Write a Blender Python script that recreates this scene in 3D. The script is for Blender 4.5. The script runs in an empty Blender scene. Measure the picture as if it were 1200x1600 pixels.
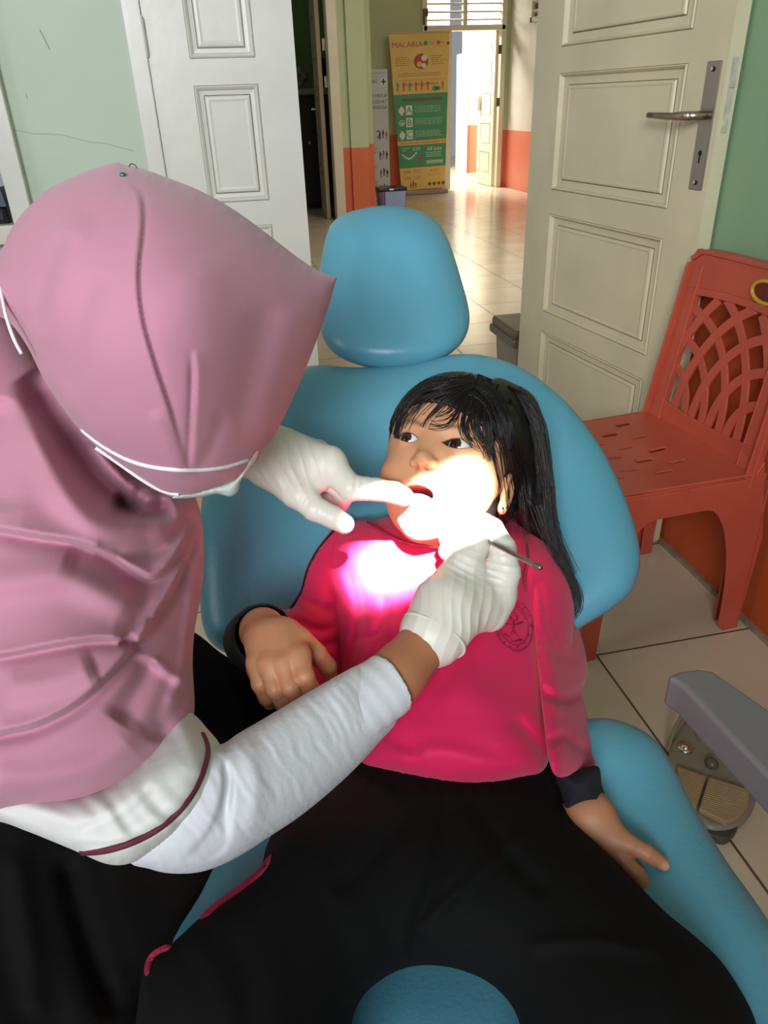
import bpy, bmesh, math, random
import numpy as np
from mathutils import Vector, Matrix
from mathutils.bvhtree import BVHTree
from mathutils.geometry import delaunay_2d_cdt
random.seed(7); RNG = np.random.default_rng(7)
scene = bpy.context.scene
COL = scene.collection
# ------------------------------------------------------------ camera
FPX = 1160.0; CH = 1.12
YAW = math.radians(11.3); PIT = math.radians(29.0); ROL = math.radians(-2.03)
FW = np.array([math.sin(YAW)*math.cos(PIT), math.cos(YAW)*math.cos(PIT), -math.sin(PIT)])
_r0 = np.array([math.cos(YAW), -math.sin(YAW), 0.0]); _u0 = np.cross(_r0, FW)
RT = _r0*math.cos(ROL)+_u0*math.sin(ROL); UP = _u0*math.cos(ROL)-_r0*math.sin(ROL)
CAM = np.array([0.0, 0.0, CH])
cd = bpy.data.cameras.new('camera'); cam = bpy.data.objects.new('camera', cd); COL.objects.link(cam)
cd.sensor_fit = 'VERTICAL'; cd.sensor_height = 24.0; cd.lens = 24.0*FPX/1600.0; cd.clip_start = 0.02
cam.matrix_world = Matrix(((RT[0], UP[0], -FW[0], CAM[0]), (RT[1], UP[1], -FW[1], CAM[1]), (RT[2], UP[2], -FW[2], CAM[2]), (0, 0, 0, 1)))
scene.camera = cam
# ------------------------------------------------------------ light and exposure
scene.view_settings.view_transform = 'Standard'; scene.view_settings.look = 'None'
scene.view_settings.gamma = 1.0; scene.view_settings.use_curve_mapping = False
scene.view_settings.exposure = 0.38
W = bpy.data.worlds.new('daylight'); scene.world = W; W.use_nodes = True
W.node_tree.nodes['Background'].inputs[0].default_value = (0.86, 0.93, 1.0, 1)
W.node_tree.nodes['Background'].inputs[1].default_value = 0.24

def area(name, loc, target, sx, sy, power, color=(1, 1, 1), spread=180):
    l = bpy.data.lights.new(name, 'AREA'); l.shape = 'RECTANGLE'; l.size = sx; l.size_y = sy
    l.energy = power; l.color = color; l.spread = math.radians(spread)
    o = bpy.data.objects.new(name, l); COL.objects.link(o)
    o.location = loc; d = Vector(target)-Vector(loc)
    o.rotation_euler = d.to_track_quat('-Z', 'Z').to_euler()
    return o
def camw(x, y, z):
    return CAM+RT*x+UP*y+FW*z
# daylight from the windows behind and left of the photographer
area('window_daylight', (-0.95, -2.0, 2.10), (0.35, 2.4, 1.40), 1.2, 1.1, 20, (0.95, 0.98, 1.0), 75)
area('side_window_daylight', (-2.6, 0.5, 1.9), (1.1, 1.6, 0.75), 1.2, 1.1, 11, (0.95, 0.98, 1.0))
# hall: daylight entering at the far door, and an unseen ceiling fill added to brighten the hall
area('corridor_daylight', (3.3, 12.0, 2.75), (4.3, 13.0, 0.6), 1.3, 1.3, 330, (1.0, 0.97, 0.9))
area('hall_ceiling_fill', (2.6, 5.0, 2.75), (2.8, 6.8, 0.0), 2.0, 3.0, 75, (1.0, 0.96, 0.88))
# the dental operating light over the patient: a narrow rectangular beam
_ls = camw(0.12, 0.37, 0.12); _lt = camw(0.046, -0.034, 0.78)
_beam = area('dental_lamp_beam', tuple(_ls), tuple(_lt), 0.125, 0.046, 3.2, (1.0, 0.985, 0.95), 5.5)
_beam.rotation_euler = (_beam.rotation_euler.to_matrix() @ Matrix.Rotation(math.radians(11.0), 3, 'Z')).to_euler()

# ------------------------------------------------------------ projection helpers (photo pixel + distance -> place in the room)
def at(u, v, D):
    return CAM+(FW+RT*((u-600)/FPX)-UP*((v-800)/FPX))*D
def ray(u, v):
    return FW+RT*((u-600)/FPX)-UP*((v-800)/FPX)
def onz(u, v, z=0.0):
    d = ray(u, v); return CAM+d*((z-CH)/d[2])
def ony(u, v, Y):
    d = ray(u, v); return CAM+d*(Y/d[1])
def toworld(P):
    P = np.asarray(P, dtype=float)
    return CAM+P[:, :1]*RT+P[:, 1:2]*UP+P[:, 2:3]*FW
def cp(u, v, D):
    return np.array([(u-600)/FPX*D, -(v-800)/FPX*D, D])

# ------------------------------------------------------------ materials
def mat(name, col, rough=0.6, bump=0.0, bscale=40.0, var=0.0, vscale=6.0, metal=0.0, spec=0.5, sss=0.0, weave=0.0, attr=None, coat=0.0, sheen=0.0, trans=0.0, coords='Object'):
    m = bpy.data.materials.new(name); m.use_nodes = True
    nt = m.node_tree; N = nt.nodes; L = nt.links; b = N['Principled BSDF']
    b.inputs['Base Color'].default_value = (*col, 1); b.inputs['Roughness'].default_value = rough
    b.inputs['Metallic'].default_value = metal; b.inputs['Specular IOR Level'].default_value = spec
    b.inputs['Coat Weight'].default_value = coat; b.inputs['Sheen Weight'].default_value = sheen
    b.inputs['Transmission Weight'].default_value = trans
    if sss: 
        b.inputs['Subsurface Weight'].default_value = sss; b.inputs['Subsurface Radius'].default_value = (1, .35, .2); b.inputs['Subsurface Scale'].default_value = 0.006
    tc = N.new('ShaderNodeTexCoord')
    src = None
    if attr:
        a = N.new('ShaderNodeAttribute'); a.attribute_name = attr; src = a.outputs['Color']
    if var > 0:
        n = N.new('ShaderNodeTexNoise'); n.inputs['Scale'].default_value = vscale; n.inputs['Detail'].default_value = 5
        L.new(tc.outputs[coords], n.inputs['Vector'])
        mr = N.new('ShaderNodeMapRange'); mr.inputs[1].default_value = .3; mr.inputs[2].default_value = .7
        mr.inputs[3].default_value = 1-var; mr.inputs[4].default_value = 1+var*.6
        L.new(n.outputs['Fac'], mr.inputs[0])
        mx = N.new('ShaderNodeVectorMath'); mx.operation = 'SCALE'
        if src: L.new(src, mx.inputs[0])
        else: mx.inputs[0].default_value = col
        L.new(mr.outputs[0], mx.inputs['Scale']); src = mx.outputs[0]
    if src: L.new(src, b.inputs['Base Color'])
    h = None
    if bump > 0:
        n2 = N.new('ShaderNodeTexNoise'); n2.inputs['Scale'].default_value = bscale; n2.inputs['Detail'].default_value = 4
        L.new(tc.outputs[coords], n2.inputs['Vector'])
        bp = N.new('ShaderNodeBump'); bp.inputs['Strength'].default_value = bump; bp.inputs['Distance'].default_value = 0.004
        L.new(n2.outputs['Fac'], bp.inputs['Height']); h = bp
    if weave > 0:
        w = N.new('ShaderNodeTexWave'); w.inputs['Scale'].default_value = 700; w.inputs['Distortion'].default_value = 1.5
        w2 = N.new('ShaderNodeTexWave'); w2.inputs['Scale'].default_value = 700; w2.inputs['Distortion'].default_value = 1.5; w2.bands_direction = 'Z'
        ad = N.new('ShaderNodeMath'); ad.operation = 'ADD'
        L.new(tc.outputs['Object'], w.inputs['Vector']); L.new(tc.outputs['Object'], w2.inputs['Vector'])
        L.new(w.outputs['Fac'], ad.inputs[0]); L.new(w2.outputs['Fac'], ad.inputs[1])
        bp = N.new('ShaderNodeBump'); bp.inputs['Strength'].default_value = weave; bp.inputs['Distance'].default_value = 0.0003
        L.new(ad.outputs[0], bp.inputs['Height'])
        if h: L.new(h.outputs[0], bp.inputs['Normal'])
        h = bp
    if h: L.new(h.outputs[0], b.inputs['Normal'])
    return m
def s2l(r, g, b):
    f = lambda c: (c/255/12.92 if c/255 <= .04045 else ((c/255+.055)/1.055)**2.4)
    return (f(r), f(g), f(b))

def wall_mat(name, upper, lower, split, rough=0.55):
    m = mat(name, upper, rough, bump=.25, bscale=9, spec=.35)
    nt = m.node_tree; N = nt.nodes; L = nt.links; b = N['Principled BSDF']
    g = N.new('ShaderNodeNewGeometry'); s = N.new('ShaderNodeSeparateXYZ'); L.new(g.outputs['Position'], s.inputs[0])
    c = N.new('ShaderNodeMath'); c.operation = 'LESS_THAN'; c.inputs[1].default_value = split; L.new(s.outputs['Z'], c.inputs[0])
    n = N.new('ShaderNodeTexNoise'); n.inputs['Scale'].default_value = 2.2; n.inputs['Detail'].default_value = 6
    L.new(g.outputs['Position'], n.inputs['Vector'])
    mr = N.new('ShaderNodeMapRange'); mr.inputs[1].default_value = .3; mr.inputs[2].default_value = .7; mr.inputs[3].default_value = .93; mr.inputs[4].default_value = 1.04
    L.new(n.outputs['Fac'], mr.inputs[0])
    mx = N.new('ShaderNodeMix'); mx.data_type = 'RGBA'; mx.inputs[6].default_value = (*upper, 1); mx.inputs[7].default_value = (*lower, 1)
    L.new(c.outputs[0], mx.inputs[0])
    v = N.new('ShaderNodeVectorMath'); v.operation = 'SCALE'; L.new(mx.outputs[2], v.inputs[0]); L.new(mr.outputs[0], v.inputs['Scale'])
    L.new(v.outputs[0], b.inputs['Base Color'])
    return m
def tile_mat(name, size, ox, oy):
    m = mat(name, (.6, .55, .45), .16, spec=.5)
    nt = m.node_tree; N = nt.nodes; L = nt.links; b = N['Principled BSDF']
    g = N.new('ShaderNodeNewGeometry'); mp = N.new('ShaderNodeMapping'); mp.inputs['Location'].default_value = (-ox/size, -oy/size, 0); mp.inputs['Scale'].default_value = (1/size, 1/size, 1)
    L.new(g.outputs['Position'], mp.inputs[0])
    br = N.new('ShaderNodeTexBrick'); br.offset = 0; br.inputs['Scale'].default_value = 1; br.inputs['Brick Width'].default_value = 1; br.inputs['Row Height'].default_value = 1
    br.inputs['Mortar Size'].default_value = .0065; br.inputs['Mortar Smooth'].default_value = .1; br.inputs['Bias'].default_value = 0
    br.inputs['Color1'].default_value = (*s2l(208, 194, 170), 1); br.inputs['Color2'].default_value = (*s2l(202, 188, 164), 1); br.inputs['Mortar'].default_value = (*s2l(88, 72, 56), 1)
    L.new(mp.outputs[0], br.inputs['Vector'])
    n = N.new('ShaderNodeTexNoise'); n.inputs['Scale'].default_value = 5; n.inputs['Detail'].default_value = 6; L.new(g.outputs['Position'], n.inputs['Vector'])
    mr = N.new('ShaderNodeMapRange'); mr.inputs[1].default_value = .3; mr.inputs[2].default_value = .7; mr.inputs[3].default_value = .9; mr.inputs[4].default_value = 1.03; L.new(n.outputs['Fac'], mr.inputs[0])
    v = N.new('ShaderNodeVectorMath'); v.operation = 'SCALE'; L.new(br.outputs['Color'], v.inputs[0]); L.new(mr.outputs[0], v.inputs['Scale']); L.new(v.outputs[0], b.inputs['Base Color'])
    r = N.new('ShaderNodeMapRange'); r.inputs[3].default_value = .17; r.inputs[4].default_value = .7; L.new(br.outputs['Fac'], r.inputs[0]); L.new(r.outputs[0], b.inputs['Roughness'])
    bp = N.new('ShaderNodeBump'); bp.invert = True; bp.inputs['Strength'].default_value = .4; bp.inputs['Distance'].default_value = .002; L.new(br.outputs['Fac'], bp.inputs['Height'])
    bp2 = N.new('ShaderNodeBump'); bp2.inputs['Strength'].default_value = .12; bp2.inputs['Distance'].default_value = .004
    n3 = N.new('ShaderNodeTexNoise'); n3.inputs['Scale'].default_value = 7; L.new(g.outputs['Position'], n3.inputs['Vector']); L.new(n3.outputs['Fac'], bp2.inputs['Height']); L.new(bp.outputs[0], bp2.inputs['Normal'])
    L.new(bp2.outputs[0], b.inputs['Normal'])
    return m
M = {}
M['left_wall'] = wall_mat('pale_green_paint', s2l(178, 192, 176), s2l(196, 98, 60), .70)
M['right_wall'] = wall_mat('green_orange_paint', s2l(140, 172, 138), s2l(190, 82, 40), .70)
M['hall_wall'] = wall_mat('hall_green_orange_paint', s2l(176, 186, 140), s2l(206, 104, 66), .715)
M['hall_white'] = wall_mat('hall_offwhite_orange_paint', s2l(216, 211, 198), s2l(214, 120, 92), .715, .3)
M['column'] = wall_mat('column_paint', s2l(182, 192, 150), s2l(206, 106, 66), .70)
M['tile'] = tile_mat('cream_floor_tiles', .40, .72, 1.195)
M['ceil'] = mat('ceiling_white', s2l(225, 222, 210), .8, var=.05)
M['door_white'] = mat('white_door_paint', s2l(205, 204, 196), .35, bump=.15, bscale=25, var=.07, vscale=5)
M['door_cream'] = mat('cream_door_paint', s2l(212, 202, 172), .42, bump=.2, bscale=22, var=.08, vscale=5)
M['trim_cream'] = mat('cream_trim_paint', s2l(214, 204, 178), .4, var=.06)
M['groove'] = mat('dark_joint', s2l(92, 82, 66), .8, var=.3, vscale=30)  # darker tone for the thin lines along panel joints
M['steel'] = mat('brushed_steel', s2l(178, 166, 156), .3, metal=1.0, bump=.05, bscale=90)
M['chrome'] = mat('chrome', s2l(215, 215, 210), .12, metal=1.0, bump=.02)
M['brass'] = mat('dark_hinge_metal', s2l(90, 70, 50), .45, metal=.8, var=.2)
M['dark'] = mat('keyhole_dark', s2l(25, 20, 16), .7, var=.1)

# ------------------------------------------------------------ object helpers
def setp(o, label=None, cat=None, group=None, kind=None):
    if label: o['label'] = label
    if cat: o['category'] = cat
    if group: o['group'] = group
    if kind: o['kind'] = kind
    return o
def mesh_obj(name, V, Fc, mats, parent=None, smooth=False, fm=None, loc=None):
    me = bpy.data.meshes.new(name)
    me.from_pydata([tuple(map(float, v)) for v in V], [], [tuple(int(i) for i in f) for f in Fc])
    if not isinstance(mats, (list, tuple)): mats = [mats]
    for m in mats: me.materials.append(m)
    if fm is not None: me.polygons.foreach_set('material_index', np.asarray(fm, dtype=np.int32))
    if smooth: me.polygons.foreach_set('use_smooth', np.ones(len(me.polygons), dtype=bool))
    me.update()
    o = bpy.data.objects.new(name, me); COL.objects.link(o)
    if parent is not None: put_under(o, parent)
    return o
def put_under(o, parent):
    o.parent = parent
    o.matrix_parent_inverse = world_of(parent).inverted()
def world_of(o):
    m = Matrix.LocRotScale(o.location, o.rotation_euler, o.scale) if o.parent is None else world_of(o.parent) @ o.matrix_parent_inverse @ Matrix.LocRotScale(o.location, o.rotation_euler, o.scale)
    return m
def empty(name, loc, label, cat, group=None, rz=0.0):
    o = bpy.data.objects.new(name, None); COL.objects.link(o); o.location = tuple(map(float, loc)); o.rotation_euler = (0, 0, rz)
    o.empty_display_size = .1
    return setp(o, label, cat, group)
class MB:
    """collects boxes, tubes, loops into one mesh"""
    def __init__(s): s.V = []; s.F = []; s.m = []
    def add(s, V, Fc, mi=0):
        n = len(s.V); s.V += [tuple(map(float, v)) for v in V]; s.F += [tuple(int(i)+n for i in f) for f in Fc]; s.m += [mi]*len(Fc); return s
    def box(s, a, b, mi=0, bev=0.0, T=None):
        a = np.minimum(a, b).astype(float) if False else np.array(a, float); b = np.array(b, float)
        lo = np.minimum(a, b); hi = np.maximum(a, b)
        bm = bmesh.new(); bmesh.ops.create_cube(bm, size=1)
        for v in bm.verts: v.co = Vector([lo[i]+(v.co[i]+.5)*(hi[i]-lo[i]) for i in range(3)])
        if bev > 0: bmesh.ops.bevel(bm, geom=bm.edges[:], offset=min(bev, .45*float((hi-lo).min())), segments=2, affect='EDGES', profile=.5)
        if T is not None: bm.transform(T)
        bm.verts.ensure_lookup_table()
        s.add([v.co for v in bm.verts], [[v.index for v in f.verts] for f in bm.faces], mi); bm.free(); return s
    def tube(s, pts, r, n=10, mi=0, cap=True, flat=1.0):
        pts = [np.array(p, float) for p in pts]; k = len(pts)
        rs = r if hasattr(r, '__len__') else [r]*k
        V = []; prev = None
        for i in range(k):
            t = pts[min(i+1, k-1)]-pts[max(i-1, 0)]; t = t/(np.linalg.norm(t)+1e-12)
            if prev is None:
                a = np.array([0, 0, 1.]) if abs(t[2]) < .9 else np.array([1., 0, 0])
            else: a = prev
            x = a-t*(a@t); x = x/(np.linalg.norm(x)+1e-12); y = np.cross(t, x); prev = x
            for j in range(n):
                q = 2*math.pi*j/n; V.append(pts[i]+(x*math.cos(q)+y*math.sin(q)*flat)*rs[i])
        Fc = []
        for i in range(k-1):
            for j in range(n):
                a = i*n+j; b = i*n+(j+1) % n; Fc.append((a, b, b+n, a+n))
        if cap: Fc.append(tuple(range(n-1, -1, -1))); Fc.append(tuple((k-1)*n+j for j in range(n)))
        return s.add(V, Fc, mi)
    def lathe(s, prof, n=24, mi=0, T=None):
        V = []; Fc = []; k = len(prof)
        for (r, z) in prof:
            for j in range(n):
                q = 2*math.pi*j/n; p = Vector((r*math.cos(q), r*math.sin(q), z)); V.append(T @ p if T is not None else p)
        for i in range(k-1):
            for j in range(n):
                a = i*n+j; b = i*n+(j+1) % n; Fc.append((a, b, b+n, a+n))
        Fc.append(tuple(range(n-1, -1, -1))); Fc.append(tuple((k-1)*n+j for j in range(n)))
        return s.add(V, Fc, mi)
    def prism(s, poly, d, mi=0):
        """poly: list of 3D points, extruded by vector d"""
        n = len(poly); d = np.array(d, float); P = [np.array(p, float) for p in poly]
        V = P+[p+d for p in P]; Fc = [tuple(range(n-1, -1, -1)), tuple(range(n, 2*n))]
        for i in range(n): j = (i+1) % n; Fc.append((i, j, j+n, i+n))
        return s.add(V, Fc, mi)
    def obj(s, name, mats, parent=None, smooth=False, bevel=0.0, T=None):
        V = s.V if T is None else [T @ Vector(v) for v in s.V]
        o = mesh_obj(name, V, s.F, mats, parent, smooth, s.m)
        bm = bmesh.new(); bm.from_mesh(o.data); bmesh.ops.recalc_face_normals(bm, faces=bm.faces[:]); bm.to_mesh(o.data); bm.free()
        if bevel > 0:
            md = o.modifiers.new('bevel', 'BEVEL'); md.width = bevel; md.segments = 3; md.limit_method = 'ANGLE'; md.angle_limit = math.radians(40)
            o.data.polygons.foreach_set('use_smooth', np.ones(len(o.data.polygons), dtype=bool))
            wn = o.modifiers.new('wn', 'WEIGHTED_NORMAL'); wn.keep_sharp = True
        return o

def catmull(P, n=8, closed=False):
    P = np.array(P, float); k = len(P); out = []
    rng = range(k) if closed else range(k-1)
    for i in rng:
        p0 = P[(i-1) % k] if closed or i > 0 else P[0]; p1 = P[i]; p2 = P[(i+1) % k]; p3 = P[(i+2) % k] if closed or i+2 < k else P[-1]
        for t in np.linspace(0, 1, n, endpoint=False):
            out.append(.5*((2*p1)+(-p0+p2)*t+(2*p0-5*p1+4*p2-p3)*t*t+(-p0+3*p1-3*p2+p3)*t**3))
    if not closed: out.append(P[-1])
    return np.array(out)

# ------------------------------------------------------------ text
def text_mesh(s, size, depth=0.0008, align='LEFT'):
    c = bpy.data.curves.new('t', 'FONT'); c.body = s; c.size = size; c.extrude = depth; c.align_x = align; c.resolution_u = 2
    o = bpy.data.objects.new('t', c); me = o.to_mesh()
    V = [v.co.copy() for v in me.vertices]; Fc = [tuple(p.vertices) for p in me.polygons]
    o.to_mesh_clear(); bpy.data.objects.remove(o); bpy.data.curves.remove(c)
    return V, Fc

# ================================================================= SETTING
def plane_box(name, a, b, m, label=None):
    o = MB().box(a, b).obj(name, m); setp(o, kind='structure'); return o
YW = 2.40
plane_box('floor', (-3.2, -2.3, -.06), (7.5, 17.5, 0), M['tile'])
# examination room
plane_box('wall_right', (1.12, -2.2, 0), (1.24, YW, 2.9), M['right_wall'])
o = MB()
o.box((-.50, YW, 0), (-.165, YW+.12, 2.9)); o.box((-.165, YW, 2.06), (1.09, YW+.12, 2.9)); o.box((1.09, YW+.0, 0), (1.24, YW+.12, 2.9))
o.box((-3.2, YW, 0), (-1.35, YW+.12, 2.9)); o.box((-1.35, YW, 0), (-.5, YW+.12, .84)); o.box((-1.35, YW, 1.75), (-.5, YW+.12, 2.9))
setp(o.obj('wall_north', M['left_wall']), kind='structure')
plane_box('ceiling', (-3.2, -.9, 2.9), (1.24, YW+.12, 3.0), M['ceil'])
plane_box('wall_west', (-3.2, -2.3, 0), (-3.08, YW, 2.9), M['left_wall'])
# hairline crack and scuffs on the pale green wall
mb = MB()
cr = [ony(u, v, YW-.0006) for u, v in [(5, 201), (30, 204), (52, 209), (75, 209), (98, 211), (120, 217), (140, 222), (165, 224), (190, 231), (210, 236)]]
mb.tube(cr, .00045, 4)
for (u0, v0, u1, v1, w) in [(62, 46, 78, 78, .0022), (40, 145, 43, 155, .0014)]:
    mb.tube([ony(u0, v0, YW-.0004), ony(u1, v1, YW-.0004)], w*.6, 4, flat=.2)
setp(mb.obj('trim_crack', mat('crack_grey', s2l(138, 150, 136), .8, var=.1)), kind='structure')
# left window trim
mb = MB(); mb.box((-.55, YW-.03, .80), (-.495, YW+.13, 1.80)); mb.box((-1.4, YW-.05, .80), (-.5, YW+.15, .85)); mb.box((-1.4, YW-.03, 1.72), (-.5, YW+.13, 1.78))
setp(mb.obj('trim_window', M['door_white'], bevel=.004), kind='structure')
mb = MB()
for x in (-.74, -.95, -1.16): mb.box((x-.006, YW+.06, .85), (x+.006, YW+.075, 1.72))
for z in (.98, 1.22, 1.46): mb.box((-1.35, YW+.06, z-.006), (-.55, YW+.075, z+.006))
setp(mb.obj('window_1', M['door_white']), kind='structure')
# door frame round the double door
mb = MB(); mb.box((-.166, YW-.012, 0), (-.118, YW+.13, 2.06)); mb.box((1.07, YW-.012, 0), (1.10, YW+.13, 2.06)); mb.box((-.166, YW-.012, 2.01), (1.10, YW+.13, 2.07))
setp(mb.obj('trim_door_frame', M['door_white'], bevel=.004), kind='structure')

# panelled door leaf, local: x from hinge, y thickness 0..th, z up
def door_leaf(w, h, th, px0, px1, rows, inset=.045, vin=.035):
    mb = MB(); xs = [0, px0, px1, w]; zs = [0.0]
    for a, b in rows: zs += [a, b]
    zs.append(h)
    for side in (0, 1):
        y0 = 0 if side == 0 else th; sg = 1 if side == 0 else -1
        for i in range(3):
            for j in range(len(zs)-1):
                x0, x1, z0, z1 = xs[i], xs[i+1], zs[j], zs[j+1]
                if i == 1 and j % 2 == 1:
                    loops = [(0, 0), (.004, -.0035), (.010, .002), (.012, .008), (inset-.010, .009), (inset-.006, .0035), (inset, .0025), (inset+.006, .004)]
                    V = []; k = vin/inset
                    for d, dy in loops:
                        dz = d*k; y = y0+sg*dy
                        V += [(x0+d, y, z0+dz), (x1-d, y, z0+dz), (x1-d, y, z1-dz), (x0+d, y, z1-dz)]
                    Fc = []
                    for q in range(len(loops)-1):
                        for e in range(4):
                            a = q*4+e; b = q*4+(e+1) % 4; Fc.append((a, b, b+4, a+4))
                    l = (len(loops)-1)*4; Fc.append((l, l+1, l+2, l+3)); mb.add(V, Fc)
                    # dark lines along the moulding joints come from the second mesh
                else:
                    mb.add([(x0, y0, z0), (x1, y0, z0), (x1, y0, z1), (x0, y0, z1)], [(0, 1, 2, 3)])
    mb.add([(0, 0, 0), (0, th, 0), (0, th, h), (0, 0, h)], [(0, 1, 2, 3)]); mb.add([(w, 0, 0), (w, th, 0), (w, th, h), (w, 0, h)], [(0, 1, 2, 3)])
    mb.add([(0, 0, h), (w, 0, h), (w, th, h), (0, th, h)], [(0, 1, 2, 3)]); mb.add([(0, 0, 0), (w, 0, 0), (w, th, 0), (0, th, 0)], [(0, 1, 2, 3)])
    g = MB()
    for a, b in rows:
        for side in (0, 1):
            y0 = -.0002 if side == 0 else th+.0002; sg = 1 if side == 0 else -1
            for (x0, x1, z0, z1, t) in ((px0, px1, a, b, .0011),):
                for (p, q) in (((x0, z0), (x1, z0)), ((x0, z1), (x1, z1)), ((x0, z0), (x0, z1)), ((x1, z0), (x1, z1))):
                    g.tube([(p[0], y0, p[1]), (q[0], y0, q[1])], t*.55, 4)
                i = inset-.010; k = vin/inset
                P = [(x0+i, z0+i*k), (x1-i, z0+i*k), (x1-i, z1-i*k), (x0+i, z1-i*k)]
                for e in range(4):
                    p, q = P[e], P[(e+1) % 4]; g.tube([(p[0], y0+sg*.0085, p[1]), (q[0], y0+sg*.0085, q[1])], .0009, 4)
    return mb, g
ROWS = [(.145, .44), (.506, .797), (.866, 1.164), (1.228, 1.52), (1.59, 1.88)]
mb, g = door_leaf(.392, 2.0, .036, .108, .282, ROWS, .034, .034)
T = Matrix.Translation((-.117, YW-.004, .006))
d1 = mb.obj('door_1', M['door_white'], T=T); setp(d1, kind='structure')
g.obj('panel_joints', M['groove'], d1, T=T)
hg = MB(); hx = -.1175
for z0, z1 in ((1.245, 1.325), (1.62, 1.70), (.3, .38)):
    hg.tube([(hx, YW-.010, z0), (hx, YW-.010, z1)], .0045, 8); hg.tube([(hx, YW-.010, z0-.006), (hx, YW-.010, z1+.006)], .0028, 8)
hg.obj('hinge', mat('painted_hinge_steel', s2l(186, 184, 178), .4, metal=.4, var=.1), d1)
# the right leaf, folded back towards the wall
mb, g = door_leaf(.80, 2.0, .036, .145, .678, ROWS, .048, .036)
ang = math.atan2(1.600-2.391, 1.075-.977)
T = Matrix.Translation((.977, 2.391, .006)) @ Matrix.Rotation(ang, 4, 'Z') @ Matrix.Scale(1, 4, (1, 1, 1))
# local y>0 is to the left of the direction hinge->latch (towards the wall side is left when walking -Y: +X)
d2 = mb.obj('door_2', [M['door_cream']], T=T); setp(d2, kind='structure')
g.obj('panel_joints', M['groove'], d2, T=T)
hw = MB(); x0 = .80-.056
hw.box((x0, -.004, .915), (x0+.042, 0.001, 1.165), bev=.0015)
hw.obj('lock_plate', M['steel'], d2, T=T)
lv = MB(); lz = 1.064
lv.tube([(x0+.021, -.002, lz), (x0+.021, -.05, lz)], .009, 14)
lv.tube([(x0+.024, -.048, lz), (x0+.005, -.052, lz), (x0-.03, -.05, lz-.001), (x0-.085, -.046, lz), (x0-.125, -.045, lz+.001)], [.009, .0095, .008, .007, .006], 12, flat=.75)
lv.tube([(x0+.021, .038, lz), (x0+.021, .085, lz)], .009, 14)
lv.tube([(x0+.024, .083, lz), (x0-.03, .085, lz), (x0-.10, .082, lz)], [.009, .008, .006], 12, flat=.75)
lv.obj('lever_handle', M['steel'], d2, T=T, smooth=True)
kh = MB(); kz = .990
kh.tube([(x0+.021, -.0046, kz), (x0+.021, -.0040, kz)], .0055, 14); kh.box((x0+.019, -.0046, kz-.02), (x0+.023, -.004, kz))
for z in (.93, 1.15): kh.tube([(x0+.021, -.0062, z), (x0+.021, -.004, z)], .0048, 12)
kh.obj('keyhole', M['dark'], d2, T=T)
sc = MB()
for z in (.93, 1.15): sc.tube([(x0+.019, -.0068, z+.001), (x0+.019, -.006, z+.001)], .0036, 12)
sc.obj('screw', M['chrome'], d2, T=T)
ed = MB(); ed.box((.7995, .011, 1.03), (.8022, .026, 1.17)); ed.box((.80, .012, 1.115), (.806, .024, 1.145))
ed.obj('latch_plate', mat('worn_latch_metal', s2l(196, 192, 180), .5, metal=.1, var=.35, vscale=40), d2, T=T)

# ---- hall
HB = 10.78; HR = 4.04
o = MB(); o.box((1.65, HB, 0), (2.90, HB+.12, 3.0)); o.box((2.90, HB, 2.42), (3.95, HB+.12, 3.0)); o.box((3.95, HB, 0), (HR+.1, HB+.12, 3.0))
setp(o.obj('wall_hall_back', M['hall_wall']), kind='structure')
plane_box('wall_hall_right', (HR, YW+.12, 0), (HR+.12, HB, 3.0), M['hall_white'])
plane_box('wall_hall_near', (1.24, YW, 0), (HR+.12, YW+.12, 3.0), M['hall_white'])
plane_box('wall_hall_recess', (1.65, 8.70, 0), (1.77, HB, 3.0), M['hall_wall'])
plane_box('ceiling_hall', (-3.2, YW+.12, 3.0), (7.5, 17.5, 3.1), M['ceil'])
# corner column (its face pushed forward of the return)
mb = MB(); mb.box((1.475, 8.42, 0), (1.66, 8.72, 3.0)); mb.box((1.385, 8.46, 0), (1.48, 8.72, 3.0))
setp(mb.obj('wall_column', M['column']), kind='structure')
# left side room seen through its doorway
plane_box('wall_side_room', (-.6, 10.3, 0), (1.66, 10.4, 3.0), mat('side_room_green', s2l(104, 136, 86), .6, var=.1, vscale=3, coords='Generated'))
plane_box('wall_side_left', (-.2, 8.45, 0), (.93, 8.57, 3.0), M['hall_wall'])
mb = MB(); mb.box((1.29, 8.43, 0), (1.39, 8.6, 2.5)); mb.box((.90, 8.43, 0), (.96, 8.6, 2.5))
setp(mb.obj('trim_side_door_frame', M['trim_cream'], bevel=.006), kind='structure')
mb, g = door_leaf(.80, 2.05, .04, .12, .68, ROWS, .045, .035)
T = Matrix.Translation((1.245, 8.60, .005)) @ Matrix.Rotation(math.radians(86), 4, 'Z')
d3 = mb.obj('door_3', mat('tan_door_paint', s2l(168, 150, 118), .5, var=.1), T=T); setp(d3, kind='structure')
g.obj('panel_joints', M['groove'], d3, T=T)
mb = MB()
for z in (1.62, 1.30): mb.box((1.262, 8.585, z-.05), (1.288, 8.60, z+.05))
mb.obj('hinge', mat('bright_hinge', s2l(225, 222, 205), .35, metal=.4, var=.1), d3)
mb = MB(); mb.tube([(1.215, 8.98, 1.06), (1.165, 8.98, 1.06), (1.16, 8.92, 1.06)], .010, 8); mb.box((1.20, 8.96, .98), (1.22, 9.0, 1.12))
mb.obj('door_handle', M['chrome'], d3)

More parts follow.
